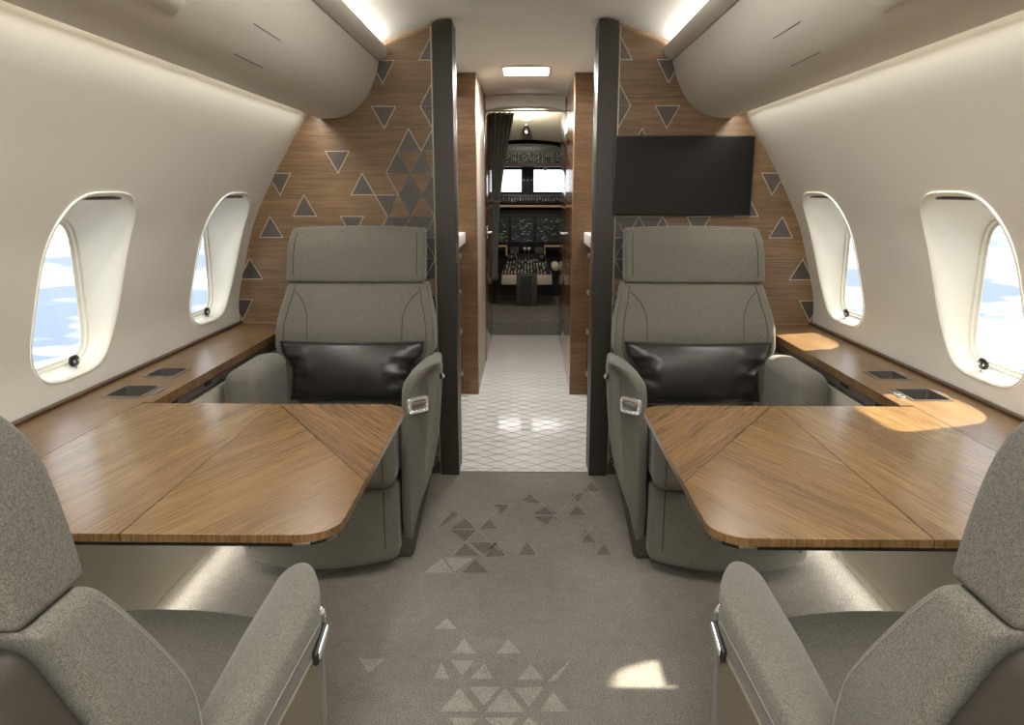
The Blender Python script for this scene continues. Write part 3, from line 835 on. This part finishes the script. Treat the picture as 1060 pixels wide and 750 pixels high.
A_ = make_seat(1); B_ = make_seat(-1)
A_.location = (-.60, 2.62, 0); A_['label'] = 'grey cabin seat at the far side of the left table, facing the viewer, beneath no screen'
B_.location = (.60, 2.62, 0); B_['label'] = 'grey cabin seat in front of the wall screen, facing the viewer'
Cn = copy_tree(B_); Cn.location = (-.60, .657, 0); Cn.rotation_euler = (0, 0, PI); Cn['label'] = 'near left grey seat seen from behind, facing the left table'
Dn = copy_tree(A_); Dn.location = (.592, .672, 0); Dn.rotation_euler = (0, 0, PI); Dn['label'] = 'near right grey seat seen from behind, facing the right table'
A_['label'] = 'grey cabin seat facing the viewer across the left table'

# lumbar pillows
def pillow():
    mb = MB(); nx, nz = 40, 24; F = []; V = []
    W, Hh, T = .250, .102, .050
    def P(u, v, s):
        x = W*(.86+.14*max(0, min(1, (v-.15)/.5)))*u*(1-.05*(1-v*v)*abs(u)**6*0-.035*(1-abs(v)**2)*abs(u)**4); z = Hh*v*(1-.10*(1-abs(u)**2.0)*abs(v)**4*0-.06*(1-u*u)*abs(v)**3)
        prof = ((1-abs(u)**3.2)*(1-abs(v)**2.6))
        t = T*max(0, prof)**.55
        w = .004*math.sin(9*u+3*v)*abs(u)**2+.003*math.sin(14*v*u+2)*(abs(u) > .6)
        fold = .006*math.sin(22*v+4*u)*max(0, abs(u)-.72)/.28*(1-abs(v)**2)
        return (x, s*(t+(w+fold)*(prof > .05)), z)
    for s in (-1, 1):
        rows = [[P(-1+2*i/nx, -1+2*j/nz, s) for i in range(nx+1)] for j in range(nz+1)]
        mb.loft(rows, cap=False, closed=False)
    edge = [P(-1+2*i/nx, -1, 0) for i in range(nx+1)]+[P(1, -1+2*j/nz, 0) for j in range(1, nz+1)]+[P(1-2*i/nx, 1, 0) for i in range(1, nx+1)]+[P(-1, 1-2*j/nz, 0) for j in range(1, nz+1)]
    o = mb.build('lumbar_pillow', M['leather'], None, angle=80)
    bm = bmesh.new(); bm.from_mesh(o.data); bmesh.ops.remove_doubles(bm, verts=bm.verts, dist=.0004); bmesh.ops.recalc_face_normals(bm, faces=bm.faces); bm.to_mesh(o.data); bm.free()
    e = MB(); e.tube(edge, .0035, 6, cap=False); e.build('piping', M['leather'], o)
    return o
pl = pillow(); pl.location = (-.597, 2.541, .574); pl.rotation_euler = (math.radians(-9), 0, 0)
tag(pl, 'black leather lumbar pillow on the seat across the left table', 'pillow', 'black leather pillows')
pr = copy_tree(pl); pr.location = (.597, 2.541, .574); pr.rotation_euler = (math.radians(-9), 0, math.radians(-1))
tag(pr, 'black leather lumbar pillow on the seat below the wall screen', 'pillow', 'black leather pillows')

# ------------------------------------------------------------------ wall screen
root = empty('wall_screen', (.617, D-.004, 1.243), 'wide black television screen on the right bulkhead above the seat', 'television')
mb = MB(); mb.slab(rrect(.540, .302, .004, 3), -.026, -.004, .003, 2, ax=1); mb.build('screen_frame', M['black'], root)
mb = MB(); mb.slab(rrect(.530, .292, .003, 3), -.0275, -.0255, .0005, 1, ax=1); mb.build('screen_glass', M['screen'], root)
mb = MB(); mb.box(-.2, .2, -.006, .0025, -.1, .1, .001, 1); mb.build('mount', M['black'], root)

# ------------------------------------------------------------------ corridor: galleys and doors
for g, side in ((-1, 'left'), (1, 'right')):
    s2 = lambda a, b: (min(g*a, g*b), max(g*a, g*b))
    root = empty('galley_cabinet', (g*.66, 3.75, 0), f'walnut galley cabinet with metal drawer pulls on the {side} of the corridor', 'cabinet', 'galley cabinets')
    def part(mb, nm, mat, par=root):
        mb.xf(lambda x, y, z: (x-g*.66, y-3.75, z)); return mb.build(nm, mat, par)
    mb = MB(); mb.box(*s2(.378, .985), D+.16, 4.362, .02, .898); part(mb, 'cabinet_body', M['cabw'])
    for (z0, z1) in ((.03, .215), (.225, .455), (.465, .68), (.69, .885)):
        for (y0, y1) in ((D+.17, 3.70), (3.71, 4.355)):
            mb = MB(); mb.box(*s2(.363, .379), y0, y1, z0, z1, .002, 1)
            d = part(mb, 'drawer', M['doorw'])
            kb = MB(); kb.box(*s2(.352, .364), y1-.16, y1-.10, z1-.06, z1-.035, .003, 2); part(kb, 'pull', M['satin'], d)
    mb = MB(); mb.box(*s2(.338, .99), D+.16, 4.362, .900, .962, .004, 2)
    o = mb.build('countertop', M['counter']); tag(o, f'white stone galley countertop on the {side} of the corridor', 'countertop', 'galley countertops')
    mb = MB(); mb.box(*s2(.405, .99), D+.16, 4.36, 1.735, 1.80, .004, 1)
    mb.box(*s2(.392, .406), D+.16, 4.36, 1.705, 1.80, .004, 1)
    o = mb.build('overhead_cabinet', M['post']); tag(o, f'dark overhead galley valance on the {side} behind the corridor post', 'cabinet', 'galley valances')
    lb = MB(); lb.box(*s2(.50, .56), 3.3, 4.3, 1.728, 1.7345, .002, 1)
    o2 = lb.build('strip_light', M['lamp']); tag(o2, f'galley strip light under the {side} valance', 'light', 'galley strip lights')
    # back wall of the galley niche
    mb = MB(); mb.box(*s2(1.0, 1.04), D+.07, 6.4, 0, 1.84); w = mb.build('wall_corridor_'+side, M['cabw']); struct(w, f'outer wall of the corridor galley on the {side}', 'wall')
    # tall walnut partition facing aft
    mb = MB(); mb.box(*s2(.272, 1.0), 4.365, 4.42, 0, 1.822, .002, 1)
    w = mb.build('wall_partition_'+side, M['cabw']); struct(w, f'tall walnut partition beyond the galley on the {side}', 'wall')
# left corridor side beyond the partition: cream panel then walnut door
mb = MB(); mb.box(-.33, -.274, 4.42, 5.27, 0, 1.835); w = mb.build('wall_corridor_cream', plain('corridor_taupe_laminate', srgb(168, 160, 146), .5, var=.02)); struct(w, 'narrow cream wall strip in the corridor left of the walnut door', 'wall')
def cdoor(name, x0, x1, y0, y1, label, hy, gx):
    root = empty(name, ((x0+x1)/2, (y0+y1)/2, 0), label, 'door'); root['kind'] = 'structure'
    mb = MB(); mb.box(x0, x1, y0, y1, 0, 1.835, .003, 2); mb.xf(lambda x, y, z: (x-(x0+x1)/2, y-(y0+y1)/2, z)); mb.build('door_panel', M['doorw'], root)
    hb = MB(); hb.box(gx-.005, gx+.005, hy-.03, hy+.03, .86, .95, .004, 2); hb.tube([(gx, hy-.015, .905), (gx-.03*math.copysign(1, gx), hy-.015, .905), (gx-.03*math.copysign(1, gx), hy+.06, .905)], .007, 8)
    hb.xf(lambda x, y, z: (x-(x0+x1)/2, y-(y0+y1)/2, z)); hb.build('door_handle', M['chrome'], root)
    return root
cdoor('door_1', -.335, -.270, 5.27, 6.30, 'walnut corridor door on the left beside the curtain', 5.5, -.270)
mb = MB(); mb.box(.276, .33, 4.42, 5.20, 0, 1.835); w = mb.build('wall_corridor_walnut', M['doorw']); struct(w, 'walnut corridor side wall right of the stone floor', 'wall')
cdoor('door_2', .288, .345, 5.205, 6.30, 'glossy walnut corridor door on the right with a chrome handle', 5.36, .288)
# lintel
mb = MB()
top = [(-.28, 1.835), (.28, 1.835)]
arc = spline([(.28, 1.735), (.25, 1.742), (.15, 1.757), (0, 1.763), (-.15, 1.757), (-.25, 1.742), (-.28, 1.735)], 4)
mb.slab(top[::1]+arc, 5.45, 5.60, .004, 2, ax=1)
o = mb.build('trim_3', M['ceiling']); struct(o, 'cream arched header at the end of the corridor ceiling', 'trim')
# corridor ceiling light
root = empty('corridor_light', (.006, 4.46, 1.844), 'glowing rectangular ceiling light over the corridor', 'light')
mb = MB(); mb.slab(rrect(.275, .29, .02, 4), -.004, .010, .002, 2); mb.build('light_frame', M['ceiling'], root)
mb = MB(); mb.slab(rrect(.25, .265, .015, 4), -.0062, -.0035, .0005, 1); mb.build('light_diffuser', M['lamp'], root)

# ------------------------------------------------------------------ curtain
mb = MB(); rows = []
def cw(z):   # left edge, right edge of the gathered cloth at height z
    L = np.interp(z, [.50, .75, 1.10, 1.45, 1.80], [-.272, -.270, -.266, -.270, -.274])
    Rr = np.interp(z, [.50, .75, 1.10, 1.25, 1.45, 1.80], [-.222, -.218, -.200, -.185, -.155, -.085])
    return L, Rr
for z in np.linspace(.50, 1.80, 26):
    L, Rr = cw(z); row = []
    for k in range(61):
        u = k/60; row.append((L+(Rr-L)*u, 6.22+.022*math.sin(u*PI*9)+.006*math.sin(u*31+z*3), z))
    rows.append(row+[(x, y+.004, z) for x, y, z in row[::-1]])
mb.loft(rows)
o = mb.build('curtain', M['curtain'], angle=70); tag(o, 'gathered grey curtain hanging left of the cockpit opening', 'curtain')
tb = MB(); tb.tube([(-.268, 6.185, 1.12), (-.23, 6.18, 1.11), (-.195, 6.185, 1.115), (-.195, 6.255, 1.115), (-.268, 6.255, 1.12), (-.268, 6.185, 1.12)], .006, 6); tb.build('tie_band', M['curtain'], o)
rb = MB(); rb.tube([(-.275, 6.22, 1.812), (.285, 6.22, 1.812)], .008, 8)
o = rb.build('curtain_rail', M['satin']); tag(o, 'thin metal curtain rail across the cockpit opening', 'rail')

# ------------------------------------------------------------------ cockpit
mb = MB(); mb.box(-1.0, 1.0, 6.31, 8.3, -.02, .118, .004, 1)
o = mb.build('floor_cockpit', M['carpetmid']); struct(o, 'raised grey carpeted cockpit floor behind a step', 'floor')
# shell of the cockpit
mb = MB()
cs = spline([(-1.0, .1), (-1.02, .9), (-.92, 1.45), (-.62, 1.85), (0, 2.02), (.62, 1.85), (.92, 1.45), (1.02, .9), (1.0, .1)], 6)
mb.loft([[(x, y, z) for x, z in cs] for y in (6.41, 7.4)]+[[(x*.97, 8.0, z*.99) for x, z in cs]]+[[(x*.9, 8.6, z*.9) for x, z in cs]], cap=False, closed=False)
o = mb.build('wall_cockpit', M['cockcream'], fixn=False, flip=True, angle=60); struct(o, 'cream cockpit lining seen through the corridor', 'wall')
mb = MB(); xs_ = np.linspace(-.8, .8, 21)
zc_ = lambda y: 1.98-.2545*(y-6.6)
mb.loft([[(x, y, zc_(y)-.22*x*x) for x in xs_] for y in np.linspace(6.42, 7.72, 6)]+[[(x, 7.72, zc_(7.72)-.22*x*x+.05) for x in xs_]], cap=False, closed=False)
o = mb.build('ceiling_cockpit', M['cockcream'], fixn=False, flip=True); struct(o, 'cream cockpit ceiling sloping down to the overhead switch panel', 'ceiling')
# fill above and beside the opening
mb = MB(); mb.box(-1.05, 1.05, 6.395, 6.41, 1.845, 2.05); mb.box(-1.05, -.33, 6.395, 6.41, 0, 1.85); mb.box(.34, 1.05, 6.395, 6.41, 0, 1.85)
o = mb.build('wall_cockpit_frame', M['post']); struct(o, 'dark frame round the cockpit opening', 'wall')
# windshield frame (dark) with two panes open to the sky
zB, zT = 1.195, 1.418
XW = [(-.36, -.035), (.092, .42)]
mb = MB()
def wbox(x0, x1, z0, z1, y0=7.98, y1=8.06): mb.box(x0, x1, y0, y1, z0, z1)
wbox(-1.0, 1.0, .1, zB); wbox(-1.0, 1.0, zT, 2.0); wbox(-1.0, XW[0][0], zB, zT); wbox(XW[0][1], XW[1][0], zB, zT); wbox(XW[1][1], 1.0, zB, zT)
o = o_frame = mb.build('wall_windshield_frame', M['cockdk']); struct(o, 'black windshield frame at the front of the cockpit', 'wall')
for k, (a, b) in enumerate(XW):
    mb = MB(); mb.box(a-.005, b+.005, 8.03, 8.038, zB-.005, zT+.005)
    o = mb.build(f'window_{11+k}', M['glass']); struct(o, f'bright {"left" if k == 0 else "right"} cockpit windshield pane', 'window')
wsf = o_frame
for xx, zz, rr in ((-.24, 1.425, .018), (.21, 1.425, .018), (-.01, 1.31, .008), (.03, 1.31, .008), (.07, 1.31, .008)):
    mb = MB(); mb.disc((xx, 7.967, zz), rr, 1, .0135); mb.build('round_fitting', M['satin'], wsf)
# overhead switch panel
root = empty('overhead_switch_panel', (0, 7.735, 0), 'dark overhead cockpit panel full of small switches', 'control panel')
mb = MB(); mb.slab([(-.36, 1.44), (.44, 1.44), (.44, 1.58), (.28, 1.645), (.015, 1.665), (-.26, 1.645), (-.36, 1.60)], 0, .2, .006, 2, ax=1); mb.build('panel_face', M['cockgrey'], root)
mb = MB(); mb.box(-.20, .22, -.006, .01, 1.585, 1.635, .003, 1); mb.build('standby_display', M['black'], root)
sw = MB(); rnd = random.Random(3); dk = MB()
for bx in range(7):
    x0 = -.34+bx*.108
    dk.box(x0, x0+.095, -.003, .002, 1.47, 1.572, .001, 1)
    for r in range(5):
        for c in range(5):
            x, z = x0+.012+c*.017, 1.482+r*.020
            if rnd.random() < .55: sw.box(x-.004, x+.004, -.010, 0, z-.004, z+.004, .001, 1, mi=rnd.choice([0, 0, 0, 1, 2]))
dk.build('switch_module', M['cockdk'], root)
o = sw.build('switches', [M['satin'], M['led_amber'], M['led_white']], root); o['kind'] = 'stuff'
# dome light and camera under the cockpit ceiling
root = empty('cockpit_dome_light', (.012, 7.06, 1.850), 'small round lit dome light on the cockpit ceiling', 'light')
root.rotation_euler = (math.radians(-30), 0, 0)
mb = MB(); mb.disc((0, 0, 0), .066, 2, .014); mb.build('bezel', M['ceiling'], root)
mb = MB(); mb.disc((0, 0, -.006), .054, 2, .008); mb.build('lens', M['lamp'], root)
root = empty('standby_compass', (.012, 7.33, 1.752), 'small black ball mounted below the cockpit dome light', 'compass')
mb = MB(); mb.soft((.032, .03, .036), .0285, None, 4, 2); mb.build('compass_body', M['black'], root)
mb = MB(); mb.soft((.026, .02, .018), .012, lambda x, y, z: (x, y, z+.052), 3, 2); mb.build('mount', M['satin'], root)
mb = MB(); mb.disc((0, -.034, -.018), .016, 1, .005); mb.build('lens', M['satin'], root)
# glareshield, instrument panel, screens
root = empty('instrument_panel', (0, 7.86, 0), 'dark cockpit instrument panel with lit flight displays', 'instrument panel')
mb = MB(); mb.box(-.8, .8, -.10, .11, .60, 1.02, .008, 2); mb.build('panel_body', M['cockdk'], root)
mb = MB(); mb.box(-.8, .8, -.16, .11, 1.078, 1.165, .01, 2); mb.build('glareshield', M['black'], root)
mb = MB(); mb.box(-.8, .8, -.17, -.10, 1.044, 1.066, .004, 2); mb.build('glareshield_edge', M['tan'], root)
gp = MB(); rnd = random.Random(8)
for k in range(26):
    x = -.33+k*.028; gp.box(x, x+.012, -.166, -.158, 1.095+.02*rnd.random(), 1.125+.02*rnd.random(), .001, 1, mi=0 if rnd.random() < .8 else 1)
o = gp.build('guidance_knobs', [M['steel'], M['led_white']], root); o['kind'] = 'stuff'
for k, (a, b) in enumerate(((-.40, -.155), (-.145, .10), (.11, .40))):
    mb = MB(); mb.box(a, b, -.108, -.099, .690, .945, .003, 1); d = mb.build('flight_display', M['black'], root)
    sy_ = MB(); rnd = random.Random(20+k)
    for q in range(46):
        x = rnd.uniform(a+.012, b-.03); z = rnd.choice([.71, .73, .75, .775, .80, .83, .85, .875, .90, .92])+rnd.uniform(-.004, .004)
        sy_.box(x, x+rnd.uniform(.005, .026), -.1095, -.1075, z, z+rnd.uniform(.003, .007), mi=rnd.choice([0, 0, 1, 1, 1, 2, 3]) if k else rnd.choice([0, 0, 0, 1, 3]))
    ss = sy_.build('display_symbols', [M['led_green'], M['led_white'], M['led_blue'], M['led_amber']], d); ss['kind'] = 'stuff'
# light trim below the screens
for g in (-1, 1):
    mb = MB(); x0, x1 = (-.30, -.185) if g < 0 else (.205, .40)
    mb.tube([(x0 if g < 0 else x1, -.12, .655), (x1 if g < 0 else x0, -.12, .655), (x1 if g < 0 else x0, -.12, .56)], .012, 8); mb.build('panel_trim', M['tan'], root)
# centre pedestal
root = empty('centre_pedestal', (.022, 7.22, .118), 'cockpit centre console with throttle levers and rows of knobs', 'console')
mb = MB(); mb.slab([(-.24, .30), (.24, .30), (.245, .205), (-.245, .205)], 0, .45, .012, 2, ax=1); mb.build('console_body', M['cockcream'], root)
mb = MB(); mb.slab([(-.10, .315), (.10, .315), (.10, .0), (-.10, .0)], -.004, .40, .006, 2, ax=1); mb.build('pedestal_leg', M['cockgrey'], root)
mb = MB(); mb.box(-.055, .045, -.008, 0, .0, .29, .004, 1); mb.build('kick_plate', M['black'], root)
mb = MB(); mb.add([(-.235, .012, .302), (.235, .012, .302), (.185, .44, .47), (-.185, .44, .47), (-.235, .012, .29), (.235, .012, .29), (.185, .45, .29), (-.185, .45, .29)], [[0, 1, 2, 3], [0, 4, 5, 1], [1, 5, 6, 2], [3, 2, 6, 7], [0, 3, 7, 4]])
mb.build('console_deck', M['cockdk'], root)
kb = MB(); rnd = random.Random(5)
def deck(u, v): w = .225-.05*v; return (u*w, .012+.428*v, .302+.168*v)
for r in range(7):
    for c in range(14):
        if rnd.random() < .25: continue
        x, y, z = deck(-.93+c*1.86/13, .05+r*.10)
        h_ = rnd.uniform(.006, .02); kb.box(x-.008, x+.008, y-.01, y+.01, z-.004, z+h_, .002, 1, mi=rnd.choice([0, 0, 1, 2]))
o = kb.build('console_knobs', [M['satin'], M['steel'], M['cockcream']], root); o['kind'] = 'stuff'
for x in (-.02, .02):
    lv = MB(); lv.tube([(x, .27, .40), (x, .25, .52)], .008, 8); lv.box(x-.018, x+.018, .235, .265, .515, .545, .006, 2); lv.build('throttle_lever', M['satin'], root)
lv = MB(); lv.tube([(-.09, .24, .39), (-.12, .30, .50)], .012, 8); lv.build('spoiler_lever', M['black'], root)
for g in (-1, 1):
    sb = MB(); sb.box(min(g*.08, g*.165), max(g*.08, g*.165), .40, .41, .47, .535, .003, 1); sb.build('control_display', M['led_amber'] if False else M['cockgrey'], root)
    lb = MB(); lb.soft((.035, .05, .03), .02, lambda x, y, z: (x+g*.15, y+.27, z+.44), 3, 2); lb.build('trackball_hood', M['black'], root)
# pilot seats: only their inner edges show
for g, side in ((-1, 'left'), (1, 'right')):
    root = empty('pilot_seat', (g*.52, 7.05, .118), f'dark pilot seat on the {side} of the cockpit with a pale armrest end', 'seat', 'pilot seats')
    mb = MB(); mb.soft((.20, .24, .06), .03, lambda x, y, z: (x, y+.02, z+.34), 3, 4); mb.build('seat_cushion', M['cockdk'], root)
    mb = MB(); mb.soft((.20, .06, .32), .04, lambda x, y, z: (x, y-.22-.1*z, z+.70), 3, 4); mb.build('backrest', M['cockdk'], root)
    mb = MB(); mb.box(-.17, .17, -.2, .2, 0, .285, .02, 2); mb.build('seat_base', M['black'], root)
    mb = MB(); mb.soft((.035, .13, .035), .03, lambda x, y, z: (x-g*.235, y+.02, z+(.40 if g > 0 else .30)), 3, 3); mb.build('armrest', M['cockcream'] if g > 0 else M['steel'], root)
# chart pouch: blue and yellow spines beside the curtain
mb = MB(); mb.box(-.29, -.262, 7.38, 7.40, .86, .93, .002, 1, mi=0); mb.box(-.29, -.262, 7.38, 7.40, .72, .858, .002, 1, mi=1)
o = mb.build('document_folder', [plain('blue_folder', srgb(40, 130, 190), .5), plain('yellow_folder', srgb(176, 172, 110), .6)]); tag(o, 'blue and yellow document folder standing beside the curtain', 'folder')
mb = MB(); mb.box(-.33, -.255, 7.37, 7.42, .118, .719, .004, 1); o = mb.build('chart_locker', M['cockdk']); tag(o, 'dark chart locker on the cockpit floor beside the curtain', 'locker')

# ------------------------------------------------------------------ light
W = bpy.data.worlds.new('sky'); SC.world = W; W.use_nodes = True
nt = W.node_tree; nt.nodes.clear()
def wn(t, **k):
    x = nt.nodes.new(t)
    for a, b in k.items(): setattr(x, a, b)
    return x
wo = wn('ShaderNodeOutputWorld'); bg = wn('ShaderNodeBackground'); tc = wn('ShaderNodeTexCoord'); sp_ = wn('ShaderNodeSeparateXYZ')
nt.links.new(tc.outputs['Generated'], sp_.inputs[0])
rp = wn('ShaderNodeValToRGB'); e = rp.color_ramp.elements
mr = wn('ShaderNodeMapRange'); mr.inputs[1].default_value = -.5; mr.inputs[2].default_value = .5
nt.links.new(sp_.outputs[2], mr.inputs[0]); nt.links.new(mr.outputs[0], rp.inputs[0])
e[0].position = .15; e[0].color = (.24, .32, .46, 1); e[1].position = .455; e[1].color = (.36, .43, .54, 1)
x = e.new(.52); x.color = (.8, .85, .93, 1); x = e.new(.75); x.color = (.95, .98, 1, 1)
mp = wn('ShaderNodeMapping'); mp.inputs['Scale'].default_value = (3, 3, 16); nt.links.new(tc.outputs['Generated'], mp.inputs[0])
ns = wn('ShaderNodeTexNoise'); ns.inputs['Scale'].default_value = 2.2; ns.inputs['Detail'].default_value = 6; nt.links.new(mp.outputs[0], ns.inputs[0])
r2 = wn('ShaderNodeValToRGB'); r2.color_ramp.elements[0].position = .46; r2.color_ramp.elements[1].position = .57; nt.links.new(ns.outputs[0], r2.inputs[0])
mx = wn('ShaderNodeMix', data_type='RGBA'); nt.links.new(r2.outputs[0], mx.inputs[0]); nt.links.new(rp.outputs[0], mx.inputs[6]); mx.inputs[7].default_value = (1.0, 1.0, 1.0, 1)
nt.links.new(mx.outputs[2], bg.inputs[0]); bg.inputs[1].default_value = 2.2
nt.links.new(bg.outputs[0], wo.inputs[0])

def area(name, loc, rot, sx, sy, power, col=(1, .93, .82), spread=PI):
    l = bpy.data.lights.new(name, 'AREA'); l.shape = 'RECTANGLE'; l.size = sx; l.size_y = sy; l.energy = power; l.color = col; l.spread = spread
    o = bpy.data.objects.new(name, l); o.location = loc; o.rotation_euler = rot; COL.objects.link(o); return o
# sun through the right-hand windows
sl = bpy.data.lights.new('sun', 'SUN'); sl.energy = 26; sl.angle = math.radians(1.2); sl.color = (1, .9, .72)
so = bpy.data.objects.new('sun', sl); COL.objects.link(so)
so.rotation_euler = Vector((.92, .322, 1)).to_track_quat('Z', 'Y').to_euler()
LEN = D-YA-.1; ym = (D+YA)/2
WARM = (1, .965, .905)
def aim(dx, dz): return (0, math.atan2(-dx, -dz), 0)      # long side stays along the cabin
for g in (-1, 1):
    # cove strips behind the bin noses, washing the ceiling
    area('cove_strip', (g*.600, ym, 1.697), aim(-g*1.6, 1), .02, LEN, 48, WARM)
    # strips in the slot between bin and wall, washing the wall
    area('wall_wash_strip', (g*.812, ym, 1.480), aim(-g*.35, -1), .014, LEN, 15, WARM)
    # strips at the foot of the side panels
    area('floor_strip', (g*1.028, ym, .058), aim(-g*1.8, -1), .016, LEN, 9, WARM)
    area('galley_lamp', (g*.55, 3.8, 1.725), (0, 0, 0), .05, .9, 2.5, WARM)
# soft fill lights added behind the camera, out of view
for y in (-1.3, -.3):
    area('aft_fill_light', (0, y, 1.835), (0, 0, 0), .5, .5, 32, (1, .98, .95))
area('cabin_fill_light', (0, 1.6, 1.84), (0, 0, 0), .4, 1.2, 12, (1, .98, .95))  # overhead fill added to brighten the cabin, out of view
area('corridor_lamp', (0, 4.42, 1.815), (0, 0, 0), .25, .28, 19, (1, .98, .95))
cl = bpy.data.lights.new('cockpit_lamp', 'POINT'); cl.energy = 13; cl.shadow_soft_size = .03; cl.color = (1, .95, .85)
clo = bpy.data.objects.new('cockpit_lamp', cl); COL.objects.link(clo); clo.location = (.012, 6.9, 1.78)
SC.view_settings.view_transform = 'Standard'; SC.view_settings.look = 'None'; SC.view_settings.gamma = 1; SC.view_settings.use_curve_mapping = False
SC.view_settings.exposure = 0
SC.cycles.use_denoising = True
SC.cycles.max_bounces = 10; SC.cycles.diffuse_bounces = 6; SC.cycles.transparent_max_bounces = 12
SC.cycles.sample_clamp_indirect = 6
